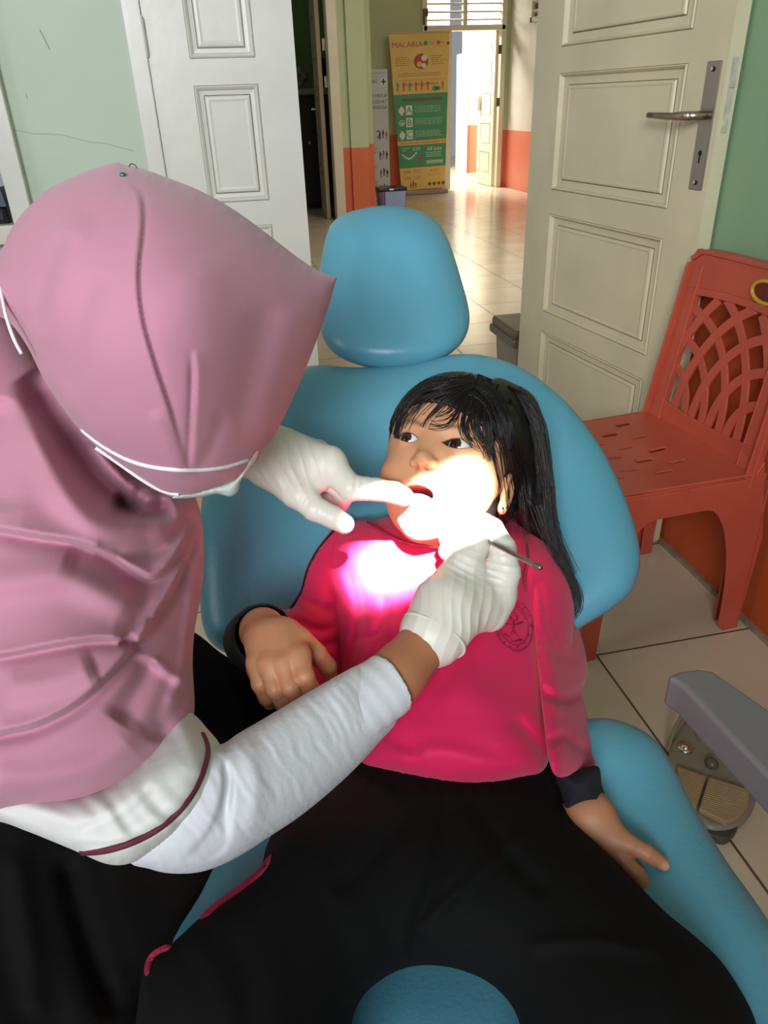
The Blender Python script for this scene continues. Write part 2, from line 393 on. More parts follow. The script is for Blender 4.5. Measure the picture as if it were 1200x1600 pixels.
# far door opening, frame, louvre transom
mb = MB()
mb.box((2.86, HB-.02, 0), (2.93, HB+.13, 2.42)); mb.box((3.92, HB-.02, 0), (3.985, HB+.13, 2.42)); mb.box((2.88, HB-.02, 1.865), (3.97, HB+.13, 1.925)); mb.box((2.88, HB-.02, 2.38), (3.97, HB+.13, 2.45))
mb.box((3.41, HB-.0, 1.92), (3.46, HB+.1, 2.40))
setp(mb.obj('trim_far_door_frame', M['trim_cream'], bevel=.006), kind='structure')
mb = MB()
for k in range(5):
    z = 1.985+.085*k
    T = Matrix.Translation((3.43, HB+.05, z)) @ Matrix.Rotation(math.radians(8), 4, 'X')
    mb.box((-.51, -.03, -.009), (.51, .03, .009), T=T)
w = mb.obj('window_2', M['trim_cream']); setp(w, kind='structure')
# leaf standing behind the yellow banner (door left leaf, opened into the hall against the wall)
mb, g = door_leaf(.34, 1.86, .04, .09, .25, ROWS[:4]+[(1.58, 1.76)], .035, .035)
T = Matrix.Translation((2.90, HB-.03, .01)) @ Matrix.Rotation(math.radians(-4), 4, 'Z')
d4 = mb.obj('door_4', M['trim_cream'], T=T); setp(d4, kind='structure'); g.obj('panel_joints', M['groove'], d4, T=T)
MB().box((2.868, HB-.05, 1.93), (2.895, HB-.02, 2.10)).box((2.895, HB-.05, 2.02), (2.93, HB-.03, 2.10)).obj('hinge', M['brass'], d4)
# right leaf of the far door, opened outward into the corridor
mb, g = door_leaf(.60, 1.86, .04, .10, .50, ROWS[:4]+[(1.58, 1.76)], .045, .035)
T = Matrix.Translation((3.925, HB+.10, .01)) @ Matrix.Rotation(math.radians(92), 4, 'Z')
d5 = mb.obj('door_5', M['trim_cream'], T=T); setp(d5, kind='structure'); g.obj('panel_joints', M['groove'], d5, T=T)
MB().box((3.83, HB+.58, .95), (3.90, HB+.60, 1.12)).box((3.80, HB+.585, 1.05), (3.86, HB+.60, 1.065)).obj('door_handle', M['steel'], d5)
MB().box((3.88, HB-.025, 1.0), (3.925, HB-.02, 1.10)).box((3.88, HB-.025, 1.60), (3.925, HB-.02, 1.70)).obj('hinge', M['brass'], d5)
# corridor beyond
o = MB(); o.box((2.0, 14.2, 0), (4.25, 14.32, 3.0)); setp(o.obj('wall_corridor_left', M['hall_white']), kind='structure')
plane_box('wall_corridor_end', (4.2, 13.2, 0), (6.8, 13.32, 3.0), M['hall_white'])
plane_box('wall_corridor_right', (6.8, HB+.12, 0), (6.9, 14.3, 3.0), M['hall_white'])
mb = MB(); mb.box((4.12, 13.1, 0), (4.24, 13.35, 1.72)); d6 = mb.obj('door_6', mat('door_edge_grey', s2l(200, 194, 180), .5, var=.05)); setp(d6, kind='structure')
# louvred opening high in the hall's right wall
mb = MB(); mb.box((HR-.04, 9.1, 1.88), (HR, 10.02, 1.93)); mb.box((HR-.04, 9.97, 1.88), (HR, 10.02, 2.6)); mb.box((HR-.04, 9.1, 2.56), (HR, 10.02, 2.61)); mb.box((HR-.04, 9.08, 1.88), (HR, 9.13, 2.6))
w = mb.obj('window_3', M['door_white']); setp(w, kind='structure')
mb = MB()
for k in range(6):
    T = Matrix.Translation((HR-.02, 9.55, 1.98+.1*k)) @ Matrix.Rotation(math.radians(40), 4, 'Y'); mb.box((-.03, -.43, -.005), (.03, .43, .005), T=T)
mb.obj('louvre', M['trim_cream'], w)
MB().box((HR-.006, 9.12, 1.92), (HR-.001, 9.98, 2.58)).obj('shade_board', mat('louvre_shadow_board', s2l(120, 110, 88), .8, var=.1), w)  # dark board stands in for the shade behind the slats
# skirting along the right wall of the room
mb = MB(); mb.box((1.108, -2.2, 0), (1.1205, 2.39, .012))
setp(mb.obj('baseboard_right', mat('grout_line', s2l(150, 132, 108), .8, var=.35, vscale=25)), kind='structure')
# ================================================================= PILLOW (outline + real thickness) AND SDF MESHERS
def poly_sdf(P, Q):
    """signed distance (negative inside) of points P (n,2) to closed polygon Q (m,2)"""
    P = np.asarray(P, float); Q = np.asarray(Q, float); A = Q; B = np.roll(Q, -1, 0)
    out = np.empty(len(P))
    for s in range(0, len(P), 20000):
        p = P[s:s+20000][:, None, :]; ba = (B-A)[None]; pa = p-A[None]
        t = np.clip((pa*ba).sum(-1)/((ba*ba).sum(-1)+1e-9), 0, 1)
        d = np.sqrt(((pa-ba*t[..., None])**2).sum(-1)).min(1)
        y = p[..., 1]; x = p[..., 0]; a = A[None]; b = B[None]
        c = ((a[..., 1] > y) != (b[..., 1] > y)) & (x < (b[..., 0]-a[..., 0])*(y-a[..., 1])/(b[..., 1]-a[..., 1]+1e-12)+a[..., 0])
        ins = (c.sum(1) % 2) == 1
        out[s:s+20000] = np.where(ins, -d, d)
    return out
def line_dist(P, L):
    """distance to open polyline and side sign, and parameter 0..1"""
    L = np.asarray(L, float); A = L[:-1]; B = L[1:]; P = np.asarray(P, float)
    pa = P[:, None, :]-A[None]; ba = (B-A)[None]
    t = np.clip((pa*ba).sum(-1)/((ba*ba).sum(-1)+1e-9), 0, 1)
    d2 = ((pa-ba*t[..., None])**2).sum(-1); k = d2.argmin(1); i = np.arange(len(P))
    cr = ba[0, k, 0]*pa[i, k, 1]-ba[0, k, 1]*pa[i, k, 0]
    return np.sqrt(d2[i, k]), np.sign(cr), (k+t[i, k])/len(A)
def depth_fit(ctrl):
    C = np.array(ctrl, float); X = C[:, :2]/400.0; n = len(X)
    if n < 3: 
        m = C[:, 2].mean(); return lambda P: np.full(len(P), m)
    r = np.sqrt(((X[:, None]-X[None])**2).sum(-1)); K = np.where(r > 0, r*r*np.log(r+1e-9), 0)+np.eye(n)*1e-3
    Pm = np.c_[np.ones(n), X]; A = np.block([[K, Pm], [Pm.T, np.zeros((3, 3))]])
    w = np.linalg.lstsq(A, np.r_[C[:, 2], 0, 0, 0], rcond=None)[0]
    def f(P):
        Y = np.asarray(P, float)/400.0; r = np.sqrt(((Y[:, None]-X[None])**2).sum(-1)); K = np.where(r > 0, r*r*np.log(r+1e-9), 0)
        return K@w[:n]+np.c_[np.ones(len(Y)), Y]@w[n:]
    return f
def fold(L, amp, wd, kind='valley', n=6, sym=0):
    """a fold along a smooth polyline. valley/ridge: gaussian. step: sharp on one side, long falloff on the other"""
    Ls = catmull(L, n)
    def f(P):
        d, s, t = line_dist(P, Ls); e = np.clip(np.minimum(t, 1-t)*6, 0, 1)
        if kind == 'ridge': return amp*e*np.exp(-(d/wd)**2)
        if kind == 'valley': return -amp*e*np.exp(-(d/wd)**2)
        x = d*s*(1.0 if kind == 'stepR' else -1.0)
        st = .5*(1+np.tanh(x/3.2))
        return e*(st*amp*np.exp(-np.maximum(x, 0)/wd)-(1-st)*amp*.55*np.exp(-(d/(wd*.45))**2))
    return f
def folds(*fs):
    return lambda P: sum(f(P) for f in fs)
def wrinkle(dirx, diry, wl, amp, seed=0, warp=.5):
    """soft repeated creases, wl px wavelength"""
    rg = np.random.default_rng(seed); ph = rg.uniform(0, 6.28, 6); n = np.array([-diry, dirx]); n = n/np.linalg.norm(n)
    def f(P):
        s = P@n/wl*6.283; t = P@np.array([n[1], -n[0]])/wl*6.283
        w = warp*(np.sin(t*.23+ph[0]+s*.15)+np.sin(t*.41+ph[1])+.7*np.sin(s*.37+ph[2]+t*.1))
        return amp*(np.sin(s+w*2)*.6+np.sin(s*1.7+ph[3]+w*3)*.4)*(.6+.4*np.sin(t*.3+ph[4]+s*.21))
    return f
def pillow(outline, ctrl, T, Tb, R, step=5.0, disp=None, sm=5, closed_smooth=True, rings=None, power=.5, edge=8.0, lam=None):
    Q = catmull(outline, sm, True) if closed_smooth else np.array(outline, float)
    # resample outline evenly
    seg = np.linalg.norm(np.roll(Q, -1, 0)-Q, axis=1); Q = Q[seg > .05]; seg = np.linalg.norm(np.roll(Q, -1, 0)-Q, axis=1)
    cum = np.r_[0, np.cumsum(seg)]; n = max(12, int(cum[-1]/step)); tt = np.linspace(0, cum[-1], n, endpoint=False)
    Qc = np.vstack([Q, Q[:1]]); Q = np.c_[np.interp(tt, cum, Qc[:, 0]), np.interp(tt, cum, Qc[:, 1])]
    ar = .5*np.sum(Q[:, 0]*np.roll(Q[:, 1], -1)-np.roll(Q[:, 0], -1)*Q[:, 1])
    if ar < 0: Q = Q[::-1].copy()
    tg = np.roll(Q, -1, 0)-np.roll(Q, 1, 0); tg /= np.linalg.norm(tg, axis=1)[:, None]+1e-9
    nin = np.c_[-tg[:, 1], tg[:, 0]]
    rings = rings or [step*.22, step*.7, step*1.4]
    pts = [Q]
    for d in rings:
        c = Q+nin*d; ok = poly_sdf(c, Q) < -d*.93; pts.append(c[ok])
    lo = Q.min(0); hi = Q.max(0); gx, gy = np.meshgrid(np.arange(lo[0], hi[0], step), np.arange(lo[1], hi[1], step*.866))
    gx = gx+(np.arange(gx.shape[0]) % 2)[:, None]*step*.5
    G = np.c_[gx.ravel(), gy.ravel()]; G = G[poly_sdf(G, Q) < -(rings[-1]+step*.55)]; pts.append(G)
    P = np.vstack(pts); nb = len(Q)
    res = delaunay_2d_cdt([Vector(p) for p in P], [(i, (i+1) % nb) for i in range(nb)], [list(range(nb))], 1, 1e-5)
    P = np.array([tuple(v) for v in res[0]]); tri = [tuple(f) for f in res[2]]
    sd = -poly_sdf(P, Q); onb = sd < 1e-3; sd[onb] = 0
    c = depth_fit(ctrl)
    pr = lambda s: (1-(1-np.clip(s/R, 0, 1))**2)**power
    h = pr(sd); cc = c(P)
    if lam:   # smooth membrane inflation: screened Poisson solve on the triangulation
        E = np.array([(a, b) for t in tri for a, b in ((t[0], t[1]), (t[1], t[2]), (t[2], t[0]))]); E.sort(axis=1); E = np.unique(E, axis=0)
        wgt = 1/np.maximum(((P[E[:, 0]]-P[E[:, 1]])**2).sum(1), .3); m_ = len(P); fr_ = ~onb
        deg = np.bincount(E[:, 0], wgt, m_)+np.bincount(E[:, 1], wgt, m_)
        cnt_ = np.bincount(E[:, 0], minlength=m_)+np.bincount(E[:, 1], minlength=m_)
        scl = 4.0/np.maximum(cnt_, 1)
        ma = cnt_/4.0/lam**2
        def Aop(x):
            x = np.where(fr_, x, 0); y = (deg+ma)*x-np.bincount(E[:, 0], wgt*x[E[:, 1]], m_)-np.bincount(E[:, 1], wgt*x[E[:, 0]], m_); return np.where(fr_, y, 0)
        bb = np.where(fr_, cnt_/4.0, 0.0); x = np.zeros(m_); r = bb-Aop(x); Mi = 1/(deg+ma); z = Mi*r; p = z.copy(); rz = r@z
        for _ in range(700):
            Ap = Aop(p); al = rz/(p@Ap+1e-30); x += al*p; r -= al*Ap
            if np.abs(r).max() < 1e-4: break
            z = Mi*r; r2 = r@z; p = z+r2/rz*p; rz = r2
        x = np.clip(x, 0, None); h = (x/x.max())**power
    dv = (disp(P)*np.clip(sd/edge, 0, 1)) if disp is not None else 0.0
    zf = cc-T*h-dv; zb = cc+Tb*h
    Vf = np.c_[(P[:, 0]-600)/FPX*zf, -(P[:, 1]-800)/FPX*zf, zf]; Vb = np.c_[(P[:, 0]-600)/FPX*zb, -(P[:, 1]-800)/FPX*zb, zb]
    n = len(P); bi = np.arange(n)+n; bi[onb] = np.arange(n)[onb]
    F1 = []; F2 = []
    for a, b, d in tri:
        ax = (P[b][0]-P[a][0])*(P[d][1]-P[a][1])-(P[b][1]-P[a][1])*(P[d][0]-P[a][0])
        if ax > 0: a, b = b, a       # image y points down: make the front face the viewer
        F1.append((a, b, d)); F2.append((bi[b], bi[a], bi[d]))
    V = toworld(np.vstack([Vf, Vb]))
    used = np.zeros(2*n, bool); 
    Fs = F1+[f for f in F2 if len(set(f)) == 3]
    for f in Fs: used[list(f)] = True
    idx = -np.ones(2*n, int); idx[used] = np.arange(used.sum())
    Fs = [tuple(idx[i] for i in f) for f in Fs]
    def front(u, v):
        d2 = ((P-np.array([u, v]))**2).sum(1); k = np.argpartition(d2, 5)[:5]; w = 1/(d2[k]+.5); return float((zf[k]*w).sum()/w.sum())
    return V[used], Fs, front
def join_parts(*parts):
    V = []; Fc = []; mi = []; n = 0
    for k, (v, f) in enumerate(parts):
        V.append(np.asarray(v)); Fc += [tuple(int(i)+n for i in q) for q in f]; mi += [k]*len(f); n += len(v)
    return np.vstack(V), Fc, mi

# --- signed distance fields evaluated on a sparse grid, meshed with surface nets
def smin(a, b, k):
    h = np.clip(.5+.5*(b-a)/k, 0, 1); return b+(a-b)*h-k*h*(1-h)
def smax(a, b, k): return -smin(-a, -b, k)
def cone(P, a, b, r1, r2):
    a = np.array(a, float); b = np.array(b, float); ba = b-a; t = np.clip((P-a)@ba/(ba@ba+1e-12), 0, 1)
    return np.linalg.norm(P-a-t[:, None]*ba, axis=1)-(r1+(r2-r1)*t)
def sph(P, c, r): return np.linalg.norm(P-np.array(c, float), axis=1)-r
def ell(P, c, r):
    r = np.array(r, float); q = (P-np.array(c, float)); k0 = np.linalg.norm(q/r, axis=1); k1 = np.linalg.norm(q/(r*r), axis=1); return k0*(k0-1)/(k1+1e-9)
def mesh_sdf(f, lo, hi, h, cf=4):
    lo = np.array(lo, float); hi = np.array(hi, float)
    nc = np.ceil((hi-lo)/(h*cf)).astype(int)+1; n = nc*cf
    ax = [lo[i]+np.arange(nc[i])*h*cf+h*(cf-1)/2 for i in range(3)]
    G = np.stack(np.meshgrid(*ax, indexing='ij'), -1).reshape(-1, 3)
    cv = np.concatenate([f(G[s:s+200000]) for s in range(0, len(G), 200000)]).reshape(nc)
    near = np.abs(cv) < h*cf*1.35
    vals = np.repeat(np.repeat(np.repeat(cv, cf, 0), cf, 1), cf, 2).astype(np.float32)
    nr = np.repeat(np.repeat(np.repeat(near, cf, 0), cf, 1), cf, 2)
    I = np.argwhere(nr); P = lo+I*h
    vv = np.concatenate([f(P[s:s+200000]) for s in range(0, len(P), 200000)])
    vals[I[:, 0], I[:, 1], I[:, 2]] = vv
    ins = vals < 0; acc = {}
    N = np.array(vals.shape); lin = lambda i, j, k: (i*N[1]+j)*N[2]+k
    cells = []; poss = []; quads = []
    for a in range(3):
        sl0 = [slice(None)]*3; sl1 = [slice(None)]*3; sl0[a] = slice(0, -1); sl1[a] = slice(1, None)
        cr = ins[tuple(sl0)] != ins[tuple(sl1)]
        E = np.argwhere(cr); b, c = (a+1) % 3, (a+2) % 3
        E = E[(E[:, b] > 0) & (E[:, c] > 0) & (E[:, b] < N[b]-1) & (E[:, c] < N[c]-1)]
        E2 = E.copy(); E2[:, a] += 1
        v0 = vals[E[:, 0], E[:, 1], E[:, 2]]; v1 = vals[E2[:, 0], E2[:, 1], E2[:, 2]]
        t = v0/(v0-v1); p = E.astype(float); p[:, a] += t
        q = []
        for db, dc in ((-1, -1), (0, -1), (0, 0), (-1, 0)):
            c3 = E.copy(); c3[:, b] += db; c3[:, c] += dc; L = lin(c3[:, 0], c3[:, 1], c3[:, 2]); q.append(L); cells.append(L); poss.append(p)
        q = np.stack(q, 1); fl = v0 > 0; q[fl] = q[fl][:, ::-1]; quads.append(q)
    cells = np.concatenate(cells); poss = np.concatenate(poss); quads = np.concatenate(quads)
    u, inv = np.unique(cells, return_inverse=True); cnt = np.bincount(inv)
    V = np.stack([np.bincount(inv, poss[:, i])/cnt for i in range(3)], 1)*h+lo
    Fq = np.searchsorted(u, quads)
    a = np.concatenate([Fq[:, 0], Fq[:, 1], Fq[:, 2], Fq[:, 3]]); b = np.concatenate([Fq[:, 1], Fq[:, 2], Fq[:, 3], Fq[:, 0]])
    for fac in (.5, -.52, .5, -.52, .4):
        cn = np.bincount(a, minlength=len(V))[:, None]; S = np.stack([np.bincount(a, V[b, i], len(V)) for i in range(3)], 1)/np.maximum(cn, 1); V = V+(S-V)*fac
    return V, Fq
def keep_largest(V, Fq):
    n = len(V); lab = np.arange(n)
    for _ in range(200):
        m = lab[Fq].min(1); new = lab.copy(); np.minimum.at(new, Fq.ravel(), np.repeat(m, Fq.shape[1])); new = new[new]
        if (new == lab).all(): break
        lab = new
    u, c = np.unique(lab, return_counts=True); L = u[c.argmax()]; k = lab == L; idx = -np.ones(n, int); idx[k] = np.arange(k.sum())
    return V[k], idx[Fq[k[Fq].all(1)]]

# ================================================================= THINGS: hall props
def printed(texts, T, mi, mb, depth=.0006):
    for (s, x, y, size, al) in texts:
        V, Fc = text_mesh(s, size, depth, al); mb.add([T @ Vector((v[0]+x, v[1]+y, v[2])) for v in V], Fc, mi)
# yellow malaria banner, upside: local x right, y up on the sheet
BW, BH = .70, 1.80
bn = empty('roll_up_banner', (2.74, HB-.30, 0), 'yellow and green MALARIA roll-up banner standing in front of the tan door leaf', 'banner')
A = Matrix.Translation((2.80, HB-.30, .03)) @ Matrix.Rotation(math.radians(-1.2), 4, 'Y') @ Matrix.Rotation(math.radians(90), 4, 'X') @ Matrix.Scale(1.14, 4, (1, 0, 0))
Y_ = mat('banner_yellow', s2l(214, 178, 92), .5, var=.04); G_ = mat('banner_green', s2l(62, 140, 92), .5, var=.04); O_ = mat('banner_orange_print', s2l(176, 96, 44), .6, var=.05)
Wt = mat('banner_white_print', s2l(214, 216, 196), .6, var=.05); Rd = mat('banner_red_print', s2l(178, 66, 50), .6, var=.05); Bk = mat('banner_brown_print', s2l(120, 84, 40), .6, var=.05)
mb = MB()
# sheet tapering towards its top-left as the cloth leans
def hw(y): return .272+.078*(y/BH)
def quad(y0, y1, z, mi, x0=None, x1=None):
    a0 = -hw(y0) if x0 is None else x0; a1 = hw(y0)*.93 if x1 is None else x1; b0 = -hw(y1) if x0 is None else x0; b1 = hw(y1)*.93 if x1 is None else x1
    mb.add([A @ Vector(p) for p in [(a0, y0, z), (a1, y0, z), (b1, y1, z), (b0, y1, z), (a0, y0, z-.004), (a1, y0, z-.004), (b1, y1, z-.004), (b0, y1, z-.004)]], [(0, 1, 2, 3), (7, 6, 5, 4), (0, 4, 5, 1), (1, 5, 6, 2), (2, 6, 7, 3), (3, 7, 4, 0)], mi)
quad(.03, BH, 0, 0); quad(.30, .57, .0012, 1); quad(.62, 1.15, .0012, 1)
def bars(x0, x1, y, n, mi, th=.006, gap=.022, z=.003):
    for k in range(n):
        xa = x0+.01*random.random(); xb = x1-.06*random.random(); yy = y-k*gap; x = xa
        while x < xb:
            w = random.uniform(.015, .05); mb.add([A @ Vector(p) for p in [(x, yy, z), (min(x+w, xb), yy, z), (min(x+w, xb), yy+th, z), (x, yy+th, z)]], [(0, 1, 2, 3)], mi); x += w+.008
def disc(x, y, r, z, mi, n=24, sy=1.0):
    mb.add([A @ Vector((x+r*math.cos(6.283*k/n), y+r*sy*math.sin(6.283*k/n), z)) for k in range(n)], [tuple(range(n))], mi)
def rect(x0, y0, x1, y1, z, mi): mb.add([A @ Vector(p) for p in [(x0, y0, z), (x1, y0, z), (x1, y1, z), (x0, y1, z)]], [(0, 1, 2, 3)], mi)
def person_icon(x, y, s, mi, z=.003, pose=0):
    disc(x, y+s*.9, s*.1, z, mi, 10); rect(x-s*.1, y+s*.42, x+s*.1, y+s*.8, z, mi); rect(x-s*.1, y, x-s*.02, y+s*.42, z, mi); rect(x+s*.02, y, x+s*.1, y+s*.42, z, mi)
    rect(x+s*.1, y+s*.5+pose*.1*s, x+s*.18, y+s*.78, z, mi)
printed([('MALARIA', -.325, 1.655, .085, 'LEFT')], A @ Matrix.Translation((0, 0, .003)), 2, mb)
disc(.055, 1.69, .026, .003, 1, 16); bars(.09, .17, 1.70, 2, 1); disc(.20, 1.69, .022, .003, 2, 16); bars(.225, .29, 1.69, 1, 2); disc(.31, 1.68, .018, .003, 5, 12)
disc(.0, 1.50, .082, .003, 4, 28); disc(.035, 1.535, .034, .005, 3, 16); disc(-.02, 1.47, .03, .005, 0, 16); disc(.03, 1.455, .026, .006, 3, 12)
bars(-.29, -.10, 1.55, 5, 2); bars(.11, .29, 1.55, 5, 2); bars(-.27, .26, 1.37, 2, 2); rect(-.30, 1.30, .28, 1.303, .003, 2)
printed([('Gejala Penyakit Malaria', 0, 1.245, .042, 'CENTER')], A @ Matrix.Translation((0, 0, .003)), 2, mb)
for k, x in enumerate((-.275, -.205, -.135, -.065, 0, .07)): person_icon(x, 1.15+.035, .10, 1 if k in (0, 2) else 2, pose=k % 2)
disc(.15, 1.20, .03, .003, 1, 14); disc(.19, 1.20, .025, .003, 1, 12); person_icon(.24, 1.185, .09, 2)
rect(-.23, 1.07, .23, 1.10, .0035, 5)
for k, (ch, y) in enumerate((('A', .93), ('B', .79), ('C', .65))):
    rect(-.19, y-.01, -.115, y+.095, .003, 3); printed([(ch, -.1525, y+.008, .105, 'CENTER')], A @ Matrix.Translation((0, 0, .005)), 1, mb)
    disc(-.24, y+.04, .034, .003, 3, 18); 
    if k == 1: disc(-.24, y+.04, .026, .0045, 1, 16); disc(-.24, y+.035, .015, .006, 3, 12)
    else: rect(-.255, y-.01, -.225, y+.05, .0035, 3); disc(-.24, y+.075, .014, .0045, 3, 12)
    bars(-.09, .25, y+.075, 4, 3, .004, .02)
printed([('DATA MALARIA DI INDONESIA 2018', 0, .583, .034, 'CENTER')], A @ Matrix.Translation((0, 0, .003)), 2, mb)
bars(-.25, -.15, .53, 2, 3); bars(-.13, -.02, .53, 2, 3)
printed([('68 Juta', .135, .495, .062, 'CENTER')], A @ Matrix.Translation((0, 0, .004)), 3, mb)
bars(.03, .24, .465, 3, 3)
for k in range(10): person_icon(.045+.02*k, .335, .045, 3)
for k in range(8): disc(-.24+.022*k, .455-.045*math.sin(k*.5), .012, .003, 3, 10)
disc(-.04, .41, .022, .003, 4, 12); disc(-.055, .35, .022, .003, 4, 12)
printed([('56%', -.235, .235, .05, 'LEFT'), ('57%', -.235, .16, .05, 'LEFT'), ('4.721', .14, .235, .05, 'CENTER')], A @ Matrix.Translation((0, 0, .003)), 2, mb)
bars(-.13, 0, .27, 3, 2, .004, .016); bars(-.13, 0, .19, 3, 2, .004, .016); bars(.04, .23, .21, 2, 2, .004, .016)
for k in range(3): person_icon(-.16+.03*k, .05, .07+.02*(k % 2), 4)
for k in range(4): disc(.07+.055*k, .09, .022, .003, 5, 14)
mb.obj('banner_sheet', [Y_, G_, O_, Wt, Rd, Bk], bn)
MB().box((2.47, HB-.36, 0), (3.12, HB-.25, .055), bev=.008).obj('banner_base', mat('banner_base_grey', s2l(150, 140, 122), .4, metal=.4, var=.1), bn)
MB().tube([(2.80, HB-.285, .05), (2.77, HB-.25, 1.82)], .008, 8).obj('banner_pole', M['steel'], bn)
MB().box((2.37, HB-.31, 1.825), (3.14, HB-.29, 1.845)).obj('top_rail', mat('banner_rail', s2l(190, 160, 96), .5, var=.1), bn)
# grey banner half hidden by the column
HY = 9.9
gb = empty('grey_banner', (2.02, HY, 0), 'narrow grey printed health banner half hidden behind the orange and green column', 'banner')
A = Matrix.Translation((2.05, HY, .02)) @ Matrix.Rotation(math.radians(90), 4, 'X')
Gy = mat('banner_grey', s2l(178, 184, 176), .5, var=.05); Ink = mat('banner_ink', s2l(52, 50, 50), .6, var=.05); Rb = mat('banner_muted_red', s2l(150, 80, 70), .6, var=.05)
mb = MB(); mb.box((-.30, 0, -.002), (.155, 1.42, .002), T=A)
x1 = .145
printed([('PERILAKU HIDUP', x1, 1.13, .052, 'RIGHT'), ('BERSIH DAN SEHAT', x1, 1.07, .052, 'RIGHT'), ('DI RUMAH TANGGA', x1, 1.01, .052, 'RIGHT'), ('2', .06, .70, .12, 'RIGHT'), ('GERMAS', .03, 1.28, .05, 'RIGHT')], A @ Matrix.Translation((0, 0, .003)), 1, mb)
rect(.075, 1.285, .135, 1.30, .004, 1); rect(.098, 1.262, .112, 1.323, .004, 1); disc(.105, 1.292, .045, .003, 3, 18)
bars(-.28, .14, 1.38, 1, 1, .004)
for y in (.90, .55, .36, .18): bars(-.28, .02, y+.03, 3, 1, .005, .02)
for y in (.72, .50, .30, .12):
    for k in range(3): person_icon(.04+.04*k, y-.04+.015*(k % 2), .09, 2 if (k+int(y*10)) % 3 == 0 else 1)
mb.obj('banner_sheet', [Gy, Ink, Rb, mat('banner_grey_light', s2l(196, 200, 192), .5, var=.05)], gb)
MB().box((1.78, HY-.03, 0), (2.21, HY+.03, .03), bev=.004).obj('banner_base', M['steel'], gb)
# blue lidded bin
def tub(name, loc, w0, w1, d0, d1, h, body, lidm, lab, lid_h, over, parts=('bin_body', 'bin_lid')):
    e = empty(name, loc, lab, 'bin'); x, y, z = loc
    mb = MB(); V = [(x-w0/2, y-d0/2, 0), (x+w0/2, y-d0/2, 0), (x+w0/2, y+d0/2, 0), (x-w0/2, y+d0/2, 0), (x-w1/2, y-d1/2, h), (x+w1/2, y-d1/2, h), (x+w1/2, y+d1/2, h), (x-w1/2, y+d1/2, h)]
    mb.add(V, [(3, 2, 1, 0), (4, 5, 6, 7), (0, 1, 5, 4), (1, 2, 6, 5), (2, 3, 7, 6), (3, 0, 4, 7)]); mb.obj(parts[0], body, e, bevel=.012)
    MB().box((x-w1/2-over, y-d1/2-over, h-.005), (x+w1/2+over, y+d1/2+over, h+lid_h), bev=.012).obj(parts[1], lidm, e, bevel=.004)
    return e
blue = mat('pale_blue_plastic', s2l(150, 168, 205), .35, var=.05); navy = mat('navy_plastic', s2l(34, 38, 66), .25, var=.05)
bb = tub('lidded_bin', (2.02, 9.05, 0), .27, .31, .22, .25, .215, blue, navy, 'small pale blue bin with navy lid at the foot of the banners', .035, .012)
MB().box((1.88, 8.905, .04), (1.90, 8.925, .21)).box((1.915, 8.905, .04), (1.925, 8.925, .21)).obj('stripe', mat('purple_stripe', s2l(120, 70, 110), .4, var=.05), bb)
MB().box((1.97, 8.885, .225), (2.02, 8.9, .243), bev=.003).obj('lid_label', mat('white_sticker', s2l(225, 228, 232), .4, var=.03), bb)
grey = mat('grey_bin_plastic', s2l(150, 144, 130), .4, var=.06); dgrey = mat('dark_grey_lid', s2l(112, 104, 88), .35, var=.06)
tb = tub('waste_bin', (1.21, 2.83, 0), .20, .235, .20, .235, .285, grey, dgrey, 'grey plastic waste bin with domed lid standing behind the cream door', .035, .012)
MB().box((1.075, 2.69, .25), (1.345, 2.97, .285), bev=.008).obj('rim', dgrey, tb)
# filing cabinet with a heap of things in the side room
fc = empty('filing_cabinet', (1.22, 9.75, 0), 'dark steel filing cabinet in the dim side room', 'cabinet')
dk = mat('dark_cabinet_steel', s2l(44, 48, 46), .4, var=.1)
MB().box((.98, 9.6, .04), (1.52, 10.05, 1.20), bev=.006).obj('cabinet_body', dk, fc)
for i in range(2):
    x0 = .985+.268*i
    MB().box((x0, 9.585, .07), (x0+.262, 9.60, 1.18), bev=.004).obj('cabinet_door', dk, fc)
MB().box((1.175, 9.57, .70), (1.20, 9.59, .73)).obj('cabinet_lock', M['chrome'], fc)
MB().box((1.43, 9.57, .88), (1.455, 9.59, .91)).obj('cabinet_lock', M['chrome'], fc)
bg = mat('rumpled_grey_plastic', s2l(150, 146, 128), .5, bump=.8, bscale=25, var=.3, vscale=12)
r = np.random.default_rng(3)
def blob(P, c, rad, s): return ell(P, c, rad)+.016*np.sin(P[:, 0]*60+s)*np.sin(P[:, 2]*45+s*2)+.010*np.sin(P[:, 2]*110+P[:, 0]*90)
V, Fc = mesh_sdf(lambda P: blob(P, (1.13, 9.77, 1.385), (.13, .10, .10), 1), (.94, 9.60, 1.23), (1.30, 9.94, 1.56), .012)
o = mesh_obj('plastic_bag', V, Fc, bg, None, True); setp(o, 'crumpled grey plastic bag lying on top of the dark cabinet', 'bag')
mb = MB()
for k in range(5): mb.box((1.0+.01*k, 9.64, 1.202+.012*k), (1.46-.01*k, 9.95, 1.213+.012*k))
o = mb.obj('paper_stack', mat('old_paper', s2l(190, 186, 165), .8, var=.15)); setp(o, 'low stack of papers on the cabinet under the crumpled bag', 'papers')
MB_ = MB().tube([(1.385, 9.80, 1.262), (1.385, 9.80, 1.45), (1.385, 9.80, 1.56)], [.065, .08, .075], 18); MB_.tube([(1.40, 9.8, 1.5), (1.37, 9.8, 1.76)], .010, 6)
o = MB_.obj('black_canister', mat('black_plastic_dull', s2l(38, 40, 38), .5, var=.1), bevel=.01); setp(o, 'black round container with a stick, on the cabinet in the side room', 'container')
